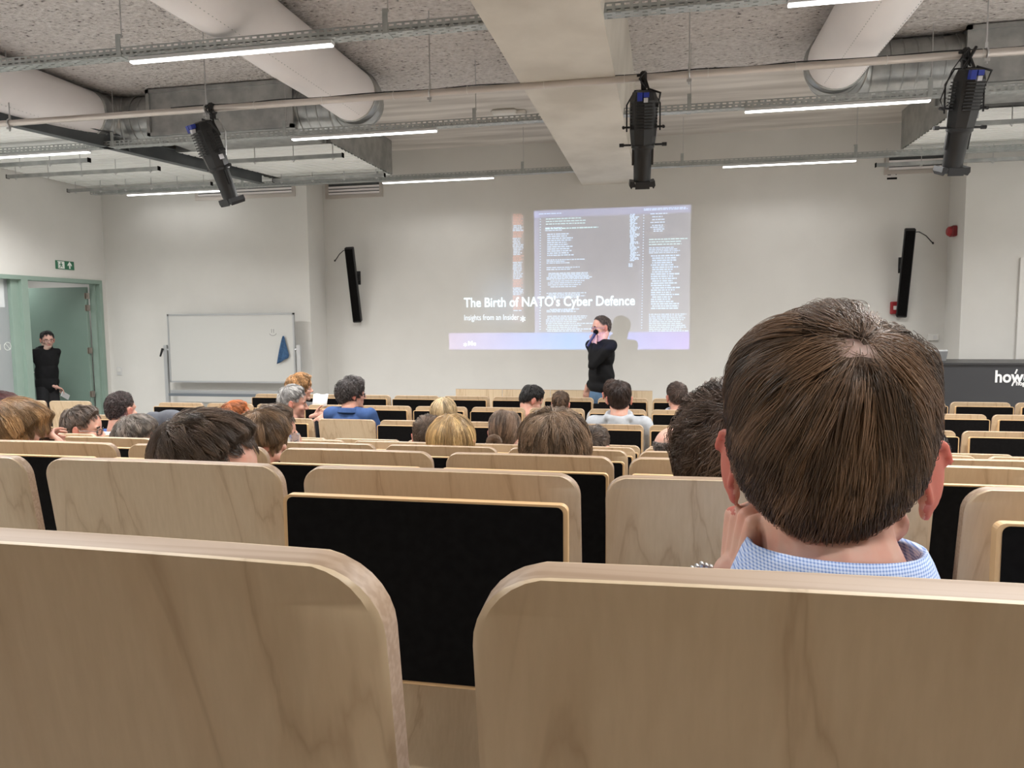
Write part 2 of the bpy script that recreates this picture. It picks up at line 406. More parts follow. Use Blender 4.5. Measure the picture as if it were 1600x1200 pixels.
for x in (-5.85, -3.86, -1.852, .182, 2.206, 4.2):
    if clip0 is None:
        b = MB(); b.tube([(0, 0, .03), (0, 0, ZC-PZ)], .005, 6); b.tube([(0, 0, .03), (0, 0, .075)], .010, 6)
        clip0 = b.build('hanging_rod', M['steel'], t, loc=(x+.7, 0, 0))
        b = MB(); ps = [(0, .034*math.cos(a), .034*math.sin(a)) for a in np.linspace(0, 2*math.pi, 17)]; b.tube(ps, .007, 6); b.tube([(0, 0, -.03), (0, -.01, -.075)], .008, 6); b.box((0, -.02, -.05), (.035, .012, .02))
        clp = b.build('pipe_clamp', M['steel'], clip0)
    else:
        c = copy_tree(clip0, t); c.location = (x+.7, 0, 0)

# ------------------------------------------------------------------ ducts
def fabric_duct(x, y1, label, turn):
    t = empty('fabric_duct', (x, y1, 3.982), label, 'air duct', 'white round air ducts')
    n = 40; b = MB(); vs = []; fs = []
    ys = list(np.arange(YB+.3, y1+.001, .2))
    if ys[-1] < y1: ys.append(y1)
    for i, y in enumerate(ys):
        for k in range(n):
            a = 2*math.pi*k/n
            # the lower half bags between supports
            sag = .010*max(0, -math.sin(a))*(.5+.5*math.sin((y-y1)*2*math.pi/1.55+1.0))
            rr = .250+sag-.005
            vs.append((rr*math.cos(a), y-y1, rr*math.sin(a)))
    for i in range(len(ys)-1):
        for k in range(n): a = i*n+k; c = i*n+(k+1) % n; fs.append((a, c, c+n, a+n))
    fs.append(tuple(range(n)))
    b.add(vs, fs); b.build('fabric_tube', M['duct'], t, smooth=True)
    b = MB()   # stitched row of outlet holes
    for y in np.arange(YB+.4, y1-.2, .045):
        for a in (R(-62), R(-118)):
            p = Vector((.262*math.cos(a), y-y1, .262*math.sin(a)))
            b.box(p, (.004, .010, .003))
    o = b.build('nozzle_holes', M['galv'], t); o['kind'] = 'stuff'
    # galvanised collar rings + elbow turning sideways
    b = MB(); b.tube([(0, -.10, 0), (0, -.09, 0), (0, -.085, 0), (0, .0, 0), (0, .01, 0)], [.256, .262, .258, .258, .264], 40); b.build('collar', M['galv'], t, smooth=True)
    b = MB(); ps = []; rad = .33
    for a in np.linspace(0, 90, 9): ps.append((turn*rad*(1-math.cos(R(a))), .01+rad*math.sin(R(a)), 0))
    b.tube(ps, .255, 32); b.build('elbow', M['galv'], t, smooth=True)
    b = MB()
    for a in (0, 30, 60, 90):
        c = Vector((turn*rad*(1-math.cos(R(a))), .01+rad*math.sin(R(a)), 0)); d = Vector((turn*math.sin(R(a)), math.cos(R(a)), 0))
        b.tube([c-d*.012, c-d*.004, c+d*.004, c+d*.012], [.256, .263, .263, .256], 32)
    b.build('elbow_seam', M['galv'], t, smooth=True)
    return t
def spiral(x0, x1, y, z, label):
    t = empty('spiral_duct', ((x0+x1)/2, y, z), label, 'air duct', 'galvanised spiral ducts'); h = (x1-x0)/2
    b = MB(); ps = []; rs = []
    x = -h
    while x < h-.01:
        for dx, r_ in ((0, .255), (.006, .262), (.014, .262), (.02, .255)): ps.append((x+dx, 0, 0)); rs.append(r_)
        x += .11
    ps.append((h, 0, 0)); rs.append(.255)
    b.tube(ps, rs, 36); b.build('duct_shell', M['galv'], t, smooth=True)
    b = MB(); b.tube([(-h-.03, 0, 0), (-h+.03, 0, 0)], .268, 36); b.tube([(h-.03, 0, 0), (h+.03, 0, 0)], .268, 36); b.build('joint_ring', M['galv'], t, smooth=True)['kind'] = 'stuff'
fabric_duct(-3.00, 7.15, 'white fabric air duct left of the concrete beam, ending in a steel elbow', -1)
fabric_duct(-6.00, 7.15, 'white fabric air duct nearest to the left wall', 1)
fabric_duct(1.46, 7.15, 'white fabric air duct right of the concrete beam', 1)
spiral(-3.70, -3.36, 7.49, 3.982, 'short spiral duct joining the left elbow to the steel box')
spiral(-5.64, -5.38, 7.49, 3.982, 'short spiral duct between the leftmost elbow and the steel box')
spiral(1.82, 2.52, 7.49, 3.982, 'spiral steel duct running right from the right elbow')

# plenum boxes, suspended units
def unit(name, lo, hi, label, xr=None):
    lo = Vector(lo); hi = Vector(hi); c = (lo+hi)/2
    t = empty(name, (c.x, c.y, lo.z), label, 'ventilation unit', 'sheet steel ventilation boxes'); a = lo-Vector((c.x, c.y, lo.z)); z = hi-Vector((c.x, c.y, lo.z))
    b = MB(); b.bb(a, z); b.build('steel_casing', M['galv'], t)
    b = MB()
    for x in (a.x, z.x):
        for y in (a.y, z.y): b.bb((x-.02, y-.02, 0), (x+.02, y+.02, z.z))
    b.bb((a.x-.02, a.y-.02, z.z-.04), (z.x+.02, a.y+.02, z.z-.001)); b.bb((a.x-.02, a.y-.02, 0), (z.x+.02, a.y+.02, .03))
    b.build('corner_flange', M['galv'], t)
    return t
unit('plenum_box', (-5.36, 7.22, 3.75), (-3.72, 7.95, ZC-.014), 'grey sheet steel box between the two left air ducts')
unit('plenum_box', (2.54, 7.22, 3.75), (5.5, 7.95, ZC-.014), 'grey sheet steel box at the end of the right spiral duct')
def deck_unit(x0, x1, y0, y1, z, label, side):
    top = ZC-z-.015 if side > 0 or x0 > 0 else .04
    cx = (x0+x1)/2; cy = (y0+y1)/2
    t = empty('suspended_unit', (cx, cy, z), label, 'ventilation unit', 'suspended ventilation units with ribbed white undersides')
    bx = lambda y: -6.11+(y-5.9)/4.08*.86      # line of the steel beam
    xl = lambda y: max(x0, bx(y)+.06) if side > 0 else x0
    xr = lambda y: x1 if (side > 0 or x0 > 0) else bx(y)-.06
    b = MB(); b.prism([(xl(y0)-cx, y0-cy), (xr(y0)-cx, y0-cy), (xr(y1)-cx, y1-cy), (xl(y1)-cx, y1-cy)], 'Z', .012, top); b.build('steel_casing', M['galv'], t)
    b = MB(); y = y0+.01   # ribbed underside, corrugations run across the hall
    prof = []
    while y < y1-.03:
        prof += [(y-cy, 0.0), (y-cy+.05, 0.0), (y-cy+.06, .011), (y-cy+.075, .011), (y-cy+.085, 0.0)]
        y += .095
    vs = []; fs = []
    for q in prof: vs += [(xl(q[0]+cy)-cx+.01, q[0], q[1]), (xr(q[0]+cy)-cx-.01, q[0], q[1])]
    for i in range(len(prof)-1): fs.append((2*i, 2*i+1, 2*i+3, 2*i+2))
    b.add(vs, fs); b.build('ribbed_underside', M['deck'], t, fixn=False)
    return t
def channel(x0, x1, y, z, label):
    t = empty('mounting_channel', ((x0+x1)/2, y, z), label, 'mounting channel', 'steel channels under the ventilation units'); h = (x1-x0)/2
    b = MB(); b.bb((-h, -.022, 0), (h, .022, .004)); b.bb((-h, -.022, .004), (h, -.018, .04)); b.bb((-h, .018, .004), (h, .022, .04)); b.build('channel_bar', M['galv'], t)
    b = MB(); b.box((-h, 0, .02), (.008, .05, .05)); b.box((h, 0, .02), (.008, .05, .05)); b.build('end_cap', M['black'], t)
    b = MB()
    n = max(2, int(2*h/.36))
    for i in range(n): x = -h+.12+i*(2*h-.24)/(n-1); b.tube([(x, 0, 0), (x, 0, 3.77-z)], .005, 6); b.box((x, 0, -.006), (.03, .03, .012), bev=.003); b.tube([(x, 0, -.012), (x, 0, -.025)], .006, 6)
    b.build('channel_nut', M['steel'], t)
deck_unit(-6.6, -3.66, 8.00, 9.95, 3.76, 'ribbed white ventilation unit right of the dark steel beam', 1)
deck_unit(-8.32, -6.32, 5.9, 9.95, 3.76, 'ribbed white ventilation unit beside the left wall', -1)
deck_unit(2.80, 6.4, 8.15, 9.95, 3.76, 'ribbed white ventilation unit high on the right', -1)
channel(-8.1, -5.95, 8.15, 3.60, 'steel channel under the left unit, middle of its three')
channel(-8.25, -6.4, 7.55, 3.60, 'steel channel under the left unit, one nearest the camera')
channel(-8.25, -6.0, 9.3, 3.62, 'steel channel under the left unit, one nearest the front wall')
channel(-5.2, -3.52, 8.0, 3.60, 'steel channel under the near end of the unit above the whiteboard')
channel(-5.2, -3.60, 9.5, 3.66, 'steel channel under the far end of the unit above the whiteboard')
channel(2.75, 6.2, 8.15, 3.60, 'steel channel under the near end of the right unit')
channel(2.5, 6.2, 9.85, 3.56, 'steel channel under the far end of the right unit')
b = MB()
pa, pb = Vector((-6.11, 5.9, 3.70)), Vector((-5.25, 9.98, 3.70))
dd = (pb-pa).normalized(); rot = Matrix.Rotation(math.atan2(-dd.x, dd.y), 3, 'Z'); pb = pb-dd*.52; ln = (pb-pa).length; c = (pa+pb)/2
t = empty('steel_beam', c, 'dark grey steel beam crossing above the whiteboard towards the front wall', 'beam'); t.rotation_euler.z = math.atan2(-dd.x, dd.y)
b = MB(); b.bb((-.05, -ln/2, -.06), (.05, ln/2, -.05)); b.bb((-.05, -ln/2, .09), (.05, ln/2, .10)); b.bb((-.006, -ln/2, -.05), (.006, ln/2, .09)); b.build('i_section', M['darksteel'], t)
b = MB(); b.bb((.0065, -.3, -.05), (.05, -.28, .09)); b.bb((.0065, 1.0, -.05), (.05, 1.02, .09)); b.build('stiffener', M['darksteel'], t)
# wall grilles at the top of the front wall
def grille(x0, x1, y, z0, z1, label):
    t = empty('wall_grille', ((x0+x1)/2, y, z0), label, 'air grille', 'air grilles high on the front wall'); h = (x1-x0)/2; H = z1-z0
    b = MB(); b.bb((-h, -.02, 0), (-h+.05, 0, H)); b.bb((h-.05, -.02, 0), (h, 0, H)); b.bb((-h+.05, -.02, 0), (h-.05, 0, .05)); b.build('grille_frame', M['pipe'], t)
    for i in range(3):
        b = MB(); b.box((0, -.012, .07+i*.045), (2*h-.1, .004, .035), Matrix.Rotation(R(35), 3, 'X')); b.build('louvre', M['duct'], t)
    b = MB(); b.bb((-h+.05, -.004, .05), (h-.05, -.001, H)); b.build('grille_back', M['darksteel'], t)
grille(-4.93, -4.03, YC-.001, 3.58, 3.80, 'air grille at the left end of the recessed wall')
grille(2.78, 3.53, YC-.001, 3.58, 3.80, 'air grille at the right end of the recessed wall')
grille(-6.74, -5.15, YS-.001, 3.55, 3.75, 'long air grille above the whiteboard')
b = MB(); p = at(1393, 275, 'Y', YC); b.bb((p.x-.07, YC-.006, p.z-.05), (p.x+.07, YC-.002, p.z+.04)); b.mi = 1
b.bb((p.x-.055, YC-.008, p.z-.045), (p.x+.065, YC-.006, p.z-.02)); b.bb((p.x-.05, YC-.008, p.z+.01), (p.x-.01, YC-.006, p.z+.018)); b.bb((p.x+.045, YC-.008, p.z+.01), (p.x+.06, YC-.006, p.z+.022))
tag(b.build('label_card', [M['card'], M['black']]), 'small white and black card stuck below the right air grille', 'label')
# smoke detector and junction box on the ceiling
p = at(790, 173, 'Z', ZC)
t = empty('smoke_detector', (p.x, p.y, ZC-.012), 'white rounded detector on the bare concrete ceiling left of the beam', 'detector')
b = MB(); b.box((0, 0, -.025), (.30, .30, .05), bev=.045); b.build('detector_cover', M['white'], t, smooth=True)
b = MB(); b.bb((-.12, -.12, -.012), (.12, .12, 0)); b.build('mounting_plate', M['lampbody'], t)
b = MB(); b.box((0, 0, -.025), (.11, .11, .05), bev=.008); tag(b.build('junction_box', M['white'], loc=(p.x+.19, p.y, ZC-.012)), 'small white junction box beside the ceiling detector', 'box')

# ------------------------------------------------------------------ profile spotlights on the pipe
def spot(x, tilt_x, ayaw, label, loop=0):
    t = empty('stage_spotlight', (x, PY, PZ), label, 'spotlight', 'black stage spotlights on the pipe')
    b = MB(); b.box((0, 0, 0), (.05, .085, .085), bev=.012); b.box((0, 0, -.06), (.04, .04, .06), bev=.005); b.tube([(-.05, -.03, .01), (-.02, -.03, .01)], .009, 8); b.build('hook_clamp', M['blackmetal'], t)
    # yoke
    w2 = .125; b = MB(); b.tube([(-w2, -.02, -.40), (-w2, -.02, -.20), (-.065, -.01, -.095), (.065, -.01, -.095), (w2, -.02, -.20), (w2, -.02, -.40)], .0065, 6); b.build('yoke', M['steel' if loop == 1 else 'blackmetal'], t)
    # body in a frame whose +Y is the beam direction
    e = empty('tmp'); COL.objects.unlink(e)
    rot = Matrix.Rotation(ayaw, 4, 'Z') @ Matrix.Rotation(tilt_x, 4, 'X'); piv = Matrix.Translation((0, -.02, -.37))
    Mx = piv @ rot
    def B(mb): mb.v = [tuple(Mx @ Vector(p)) for p in mb.v]; return mb
    b = MB(); b.tube([(0, -.26, 0), (0, -.25, 0), (0, -.19, 0), (0, .02, 0), (0, .12, 0), (0, .14, 0)], [.055, .085, .105, .102, .092, .085], 8); B(b).build('lamp_house', M['blackgloss'], t)
    b = MB()
    for i in range(9): b.box((0, -.17+i*.022, -.100), (.12, .008, .012))
    for s in (-1, 1):
        for i in range(9): b.box((s*.097, -.17+i*.022, 0), (.008, .008, .09))
    B(b).build('cooling_fins', M['blackmetal'], t)
    b = MB(); b.tube([(0, .13, 0), (0, .15, 0), (0, .17, 0), (0, .40, 0), (0, .405, 0)], [.088, .088, .072, .066, .074], 20); b.bb((-.082, .16, -.012), (-.066, .28, .012)); b.bb((.066, .16, -.012), (.082, .28, .012)); B(b).build('lens_barrel', M['blackgloss'], t, smooth=True)
    b = MB()
    for s in (-1, 1): b.prism([(s*.06, .40), (s*.095, .395), (s*.10, .43), (s*.085, .455), (s*.075, .44), (s*.05, .44)], 'Z', -.07, .07)
    b.bb((-.055, .40, -.075), (.055, .455, -.068)); B(b).build('colour_frame_holder', M['blackmetal'], t)
    for s, y, z in ((-1, .0, 0), (1, .0, 0), (-1, .13, 0), (1, .13, 0)):
        b = MB(); b.tube([(s*.09, y, z), (s*.15, y, z)], .008, 8)
        if y < .1: b.tube([(s*.15, y, -.025), (s*.15, y, .025)], .012, 8)
        else: b.tube([(s*.145, y, z), (s*.18, y, z)], .014, 8)
        B(b).build('knob', M['blackmetal'], t)
    b = MB(); b.bb((-.055, -.25, -.125), (-.018, -.19, -.08)); b.bb((-.010, -.25, -.125), (.03, -.215, -.08)); o1 = B(b).build('power_plug', M['bluecon'], t)
    b = MB(); b.bb((-.008, -.212, -.128), (.022, -.18, -.085)); B(b).build('data_plug', M['greycon'], t)
    b = MB(); a0 = Mx @ Vector((.03, -.27, 0)); ps = [(0, .0, .03), (.02, -.05, -.04), (.05, -.07, -.14), (.11, -.08, -.24), tuple(a0+Vector((.09, -.02, -.04))), tuple(a0)]
    b.tube(ps, .009, 8); b.tube([(.01, -.04, .03), (-.03, -.05, -.02), (.02, -.045, -.09), (.0, -.04, .02)], .008, 6)
    if loop == 2: b.tube([(.0, -.04, .02), (-.10, -.06, -.12), (-.17, -.07, -.32), (-.15, -.08, -.38), (-.06, -.08, -.30)], .004, 6); b.tube([(.06, -.03, .04), (-.02, -.06, -.10), (-.09, -.06, -.24)], .011, 6)
    b.build('power_cable', M['blackmetal'], t, smooth=True)
    b = MB(); b.bb((.098, .03, -.02), (.104, .07, .02)); B(b).build('rating_plate', M['greycon'], t)
spot(-3.80, R(-68), R(-28), 'black stage spotlight at the left end of the pipe, tilted sideways', 1)
spot(-.155, R(-72), R(5), 'black stage spotlight in the centre, hanging below the concrete beam', 0)
spot(2.07, R(-72), R(8), 'black stage spotlight at the right end of the pipe with looping cables', 2)

# ------------------------------------------------------------------ front wall fittings
def column_speaker(x, tops, s, label):
    p1 = Vector((x, YC-.30, tops[0])); p2 = Vector((x, YC-.06, tops[1])); d = (p1-p2); H = d.length
    t = empty('column_speaker', (p2.x, p2.y, p2.z), label, 'loudspeaker', 'black column loudspeakers on the front wall')
    rot = Matrix.Rotation(math.atan2(-d.y, d.z), 3, 'X') @ Matrix.Rotation(R(-12*s), 3, 'Z')
    b = MB(); b.box(rot @ Vector((0, 0, H/2)), (.125, .11, H), rot, bev=.012); b.build('speaker_cabinet', M['blackmetal'], t)
    b = MB(); b.box(rot @ Vector((0, -.057, H/2)), (.105, .006, H-.05), rot); b.build('speaker_grille', M['black'], t)
    b = MB(); b.bb((-.03, 0, H*.55), (.03, .10, H*.62)); b.bb((-.04, .052, H*.50), (.04, .06, H*.68)); b.build('wall_bracket', M['blackmetal'], t)
    b = MB(); z = H-.07; b.tube([(s*.05, -.20, z), (s*.14, -.12, z+.01), (s*.26, 0, z-.03), (s*.36, .058, z-.12)], .006, 6); b.tube([(s*.355, .045, z-.115), (s*.365, .06, z-.125)], .012, 6); b.build('speaker_cable', M['blackmetal'], t, smooth=True)
pL = at(559, 503, 'Y', YC-.06); pLt = at(551, 386, 'Y', YC-.30)
column_speaker(pL.x, (pLt.z, pL.z), -1, 'black column loudspeaker left of the projected slide')
pR = at(1408, 495, 'Y', YC-.06); pRt = at(1415, 357, 'Y', YC-.30)
column_speaker(pR.x, (pRt.z, pR.z), 1, 'black column loudspeaker right of the projected slide')
p = at(1489, 362, 'X', XCR); p = at(1489, 362, 'Y', YC-.2)
t = empty('alarm_sounder', (XCR, YC-.25, p.z), 'red fire alarm sounder on the side face of the wall recess', 'alarm')
b = MB(); b.box((-.03, 0, 0), (.06, .13, .13), bev=.01); b.build('sounder_base', M['redgrill'], t); b = MB(); b.tube([(-.06, 0, 0), (-.085, 0, 0), (-.10, 0, 0)], [.058, .058, .04], 18); b.build('sounder_horn', M['red'], t, smooth=True)
p = at(1400, 481, 'Y', YC); b = MB(); b.box((p.x-.02, YC-.025, p.z), (.11, .05, .16), bev=.008); b.mi = 1; b.box((p.x-.02, YC-.053, p.z), (.05, .006, .05))
tag(b.build('call_point', [M['red'], M['white']]), 'red fire call point half hidden behind the right loudspeaker', 'alarm')
p = at(1457, 527, 'Y', YC); b = MB(); b.box((p.x, YC-.02, p.z), (.13, .04, .085), bev=.006); b.mi = 1; b.box((p.x+.02, YC-.0405, p.z), (.05, .003, .05))
tag(b.build('wall_box', [M['white'], M['lampbody']]), 'small white box on the front wall below the right loudspeaker', 'box')
p = at(187, 580, 'Y', YS); t = empty('light_switch', (p.x, YS, p.z), 'white light switch on the wall beside the green door', 'switch')
b = MB(); b.box((0, -.006, 0), (.085, .012, .125), bev=.004); b.build('switch_plate', M['lampbody'], t); b = MB(); b.box((0, -.014, .02), (.05, .008, .05), bev=.003); b.build('rocker', M['white'], t)
# exit sign on left wall
a = at(86, 407, 'X', XL); z0 = at(87, 419, 'X', XL).z; a2 = at(113, 409, 'X', XL)
ya, yb = a.y, a2.y+.02; z1 = 2.655; z0 = 2.535; mid = (ya+yb)/2
t = empty('exit_sign', (XL, mid, z0), 'green and white emergency exit sign above the green door frame', 'sign'); hw = (yb-ya)/2; H = z1-z0
b = MB(); b.bb((0, -hw, 0), (.008, hw, H)); b.build('sign_board', M['signg'], t)
b = MB(); X = .009
b.bb((.008, -hw+.03, .01), (X+.001, -.012, H-.01)); b.build('running_figure_panel', M['signw'], t)
b = MB(); q = (-hw+.018)/2
for poly in ([(-.008, .085), (.012, .085), (.012, .105), (-.008, .105)], [(-.014, .05), (.012, .05), (.016, .08), (-.006, .084)], [(.005, .052), (.034, .035), (.032, .026), (0, .042)], [(-.008, .052), (.0, .045), (-.018, .02), (-.04, .018), (-.038, .026), (-.02, .03)], [(.01, .078), (.035, .062), (.033, .055), (.008, .068)], [(-.008, .08), (-.034, .07), (-.038, .052), (-.03, .05), (-.026, .064), (-.006, .068)]):
    b.prism([(q+y*.85, z*.92+.004) for y, z in poly], 'X', X+.0012, X+.003)
b.bb((X+.0012, -hw+.03, .01), (X+.003, -hw+.04, .10)); b.build('running_figure', M['signg'], t)
b = MB(); q = hw*.5; b.prism([(q-.012, .015), (q+.012, .015), (q+.012, .07), (q+.035, .05), (q+.04, .068), (q, .115), (q-.04, .068), (q-.035, .05), (q-.012, .07)], 'X', .008, X+.001); b.build('arrow', M['signw'], t)

# whiteboard
WY = 9.82
A = at(261.5, 491, 'Y', WY); B2 = at(459.5, 491, 'Y', WY); Cb = at(266, 611, 'Y', WY)
wx0, wx1, wz1, wz0 = A.x, B2.x, A.z, at(360, 597, 'Y', WY).z
t = empty('whiteboard', ((wx0+wx1)/2, WY, 0), 'large white pivoting board on an aluminium stand by the front wall', 'whiteboard'); cx = (wx0+wx1)/2; h = (wx1-wx0)/2
b = MB(); b.bb((-h+.02, -.008, wz0+.015), (h-.02, .008, wz1-.02)); b.build('writing_surface', M['board'], t)
M['boardframe'] = new_mat('pale frame', (.40, .41, .42), .4, .3)
b = MB(); b.bb((-h, -.015, wz1-.025), (h, .015, wz1)); b.bb((-h, -.015, wz0-.01), (h, .015, wz0+.015)); b.bb((-h, -.015, wz0), (-h+.022, .015, wz1)); b.bb((h-.022, -.015, wz0), (h, .015, wz1)); b.build('board_frame', M['boardframe'], t)
lz = at(360, 614, 'Y', WY).z
b = MB(); b.bb((-h, -.02, lz-.025), (h, .02, lz+.035)); b.build('cross_bar', M['alu'], t)
b = MB(); b.bb((-h+.02, -.085, lz-.045), (h-.02, -.02, lz-.025)); b.bb((-h+.02, -.09, lz-.045), (h-.02, -.085, lz-.005)); b.build('pen_tray', M['traydark'], t)
pz = at(258, 540, 'Y', WY).z
for s in (-1, 1):
    b = MB(); b.bb((s*(h+.055)-.028, -.02, .1), (s*(h+.055)+.028, .02, pz)); b.bb((s*(h+.055)-.03, -.35, .06), (s*(h+.055)+.03, .12, .10)); b.bb((s*(h+.055)-.022, -.017, pz), (s*(h+.055)+.022, .017, pz+.008)); b.build('leg', M['alu'], t)
    for y in (-.31, .09):
        b = MB(); b.tube([(s*(h+.055)-.012, y, .03), (s*(h+.055)+.012, y, .03)], .03, 12); b.build('caster', M['blackmetal'], t)
    b = MB(); b.tube([(s*h, 0, pz-.06), (s*(h+.06), 0, pz-.06)], .016, 10); b.build('pivot', M['alu'], t)
b = MB(); b.tube([(-h-.085, -.03, pz-.04), (-h-.12, -.045, pz-.16)], [.018, .012], 8); b.build('clamp_handle', M['blackmetal'], t)
# smiley drawn with marker
p = at(427, 519, 'Y', WY); b = MB(); o = Vector((p.x-cx, -.0095, p.z))
b.tube([o+Vector((-.022, 0, .045)), o+Vector((-.022, 0, -.01))], .0025, 4); b.tube([o+Vector((.012, 0, .045)), o+Vector((.012, 0, -.01))], .0025, 4)
b.tube([o+Vector((.055*math.cos(a)-.003, 0, -.005+.045*math.sin(a))) for a in np.linspace(R(200), R(345), 9)], .0025, 4)
b.build('marker_smiley', M['ink'], t)
# blue cloth hanging
p0 = at(443, 525, 'Y', WY-.03); b = MB(); vs = []; fs = []
n = 13; mrows = 13
for i in range(mrows):
    v = i/(mrows-1)
    wl = -.075*v**.8*1.3-.01; wr = .065*min(1, v*1.5)+.01-.02*max(0, v-.7)/.3
    for j in range(n):
        u = j/(n-1); x = wl+(wr-wl)*u; z = -.40*v*(1 - .22*u*(v > .7)*(v-.7)/.3*1.0)
        vs.append((x, -.012-.014*math.sin(u*9+v*2)*(.3+v*.7)-.01*v, z))
for i in range(mrows-1):
    for j in range(n-1): a = i*n+j; fs.append((a, a+1, a+n+1, a+n))
b.add(vs, fs); o = b.build('cleaning_cloth', M['bluecloth'], loc=(p0.x, WY-.02, p0.z), smooth='all', fixn=False)
md = o.modifiers.new('s', 'SOLIDIFY'); md.thickness = .006; md.offset = 0
tag(o, 'blue microfibre cloth hanging on the whiteboard', 'cloth')

# ------------------------------------------------------------------ projected slide (its light put into glowing shapes on the wall) + the projector behind the camera
SX0, SX1 = at(702, 546, 'Y', YC).x, at(1077, 547, 'Y', YC).x; SZ0, SZ1 = at(890, 546, 'Y', YC).z, at(1078, 320, 'Y', YC).z
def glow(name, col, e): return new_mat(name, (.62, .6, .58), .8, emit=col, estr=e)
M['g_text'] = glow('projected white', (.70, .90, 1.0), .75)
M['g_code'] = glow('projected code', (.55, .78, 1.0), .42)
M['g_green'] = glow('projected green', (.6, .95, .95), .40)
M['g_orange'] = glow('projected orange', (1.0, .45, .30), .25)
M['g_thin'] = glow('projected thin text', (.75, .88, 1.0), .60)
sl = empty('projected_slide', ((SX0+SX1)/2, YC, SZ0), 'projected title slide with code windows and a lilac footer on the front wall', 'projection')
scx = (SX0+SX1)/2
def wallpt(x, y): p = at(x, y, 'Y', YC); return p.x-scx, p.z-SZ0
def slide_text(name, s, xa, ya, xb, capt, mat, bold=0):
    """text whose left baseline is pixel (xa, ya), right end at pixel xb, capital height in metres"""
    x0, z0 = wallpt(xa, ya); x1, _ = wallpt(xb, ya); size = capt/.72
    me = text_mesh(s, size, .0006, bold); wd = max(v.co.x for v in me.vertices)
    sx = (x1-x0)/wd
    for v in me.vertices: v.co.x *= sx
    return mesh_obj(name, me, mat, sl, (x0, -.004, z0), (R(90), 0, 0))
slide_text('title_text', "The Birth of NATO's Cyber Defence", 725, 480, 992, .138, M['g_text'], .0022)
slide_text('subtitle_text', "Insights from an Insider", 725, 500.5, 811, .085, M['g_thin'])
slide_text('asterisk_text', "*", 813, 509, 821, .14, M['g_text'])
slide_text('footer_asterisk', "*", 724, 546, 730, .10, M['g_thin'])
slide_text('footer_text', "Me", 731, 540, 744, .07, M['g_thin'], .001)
rs = random.Random(3)
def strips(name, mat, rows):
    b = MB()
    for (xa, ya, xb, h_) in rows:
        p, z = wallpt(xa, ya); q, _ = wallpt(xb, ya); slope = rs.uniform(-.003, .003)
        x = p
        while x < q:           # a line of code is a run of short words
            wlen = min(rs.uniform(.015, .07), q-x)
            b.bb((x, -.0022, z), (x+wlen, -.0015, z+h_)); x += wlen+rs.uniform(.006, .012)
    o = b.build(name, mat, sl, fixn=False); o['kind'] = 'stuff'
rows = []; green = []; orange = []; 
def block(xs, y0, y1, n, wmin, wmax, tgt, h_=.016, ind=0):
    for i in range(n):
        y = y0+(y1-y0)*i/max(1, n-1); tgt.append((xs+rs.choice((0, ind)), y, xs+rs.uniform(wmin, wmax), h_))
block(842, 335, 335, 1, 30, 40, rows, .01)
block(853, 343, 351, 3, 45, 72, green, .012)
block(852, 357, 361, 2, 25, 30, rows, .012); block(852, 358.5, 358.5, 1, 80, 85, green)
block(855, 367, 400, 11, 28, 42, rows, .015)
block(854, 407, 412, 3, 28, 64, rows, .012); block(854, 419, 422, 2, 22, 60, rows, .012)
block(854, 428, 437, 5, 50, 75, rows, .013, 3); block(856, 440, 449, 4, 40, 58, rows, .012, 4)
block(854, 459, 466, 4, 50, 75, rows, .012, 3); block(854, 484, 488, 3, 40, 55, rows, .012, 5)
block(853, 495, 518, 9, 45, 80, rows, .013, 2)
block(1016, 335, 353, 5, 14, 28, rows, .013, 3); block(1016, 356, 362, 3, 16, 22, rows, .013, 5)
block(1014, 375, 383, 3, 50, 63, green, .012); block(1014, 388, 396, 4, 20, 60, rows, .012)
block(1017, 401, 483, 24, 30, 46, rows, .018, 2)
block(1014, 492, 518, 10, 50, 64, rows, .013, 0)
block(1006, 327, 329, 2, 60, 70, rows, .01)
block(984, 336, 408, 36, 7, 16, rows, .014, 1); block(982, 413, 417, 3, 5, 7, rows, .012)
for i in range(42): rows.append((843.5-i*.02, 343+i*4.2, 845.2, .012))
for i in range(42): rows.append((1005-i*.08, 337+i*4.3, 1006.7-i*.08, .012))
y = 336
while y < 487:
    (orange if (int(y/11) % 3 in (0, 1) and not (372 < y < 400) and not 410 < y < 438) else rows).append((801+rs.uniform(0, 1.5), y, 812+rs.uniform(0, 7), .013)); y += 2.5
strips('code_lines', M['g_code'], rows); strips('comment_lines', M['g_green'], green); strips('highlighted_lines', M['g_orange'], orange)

PJ = Vector((-.86, -.35, 1.80))
ld = bpy.data.lights.new('projector_beam', 'SPOT'); lo = bpy.data.objects.new('projector_beam', ld); COL.objects.link(lo)
lo.location = PJ; ld.spot_size = R(60); ld.spot_blend = 0; ld.shadow_soft_size = .012; ld.energy = 3000
ld.use_nodes = True; nt = ld.node_tree; em = nt.nodes['Emission']
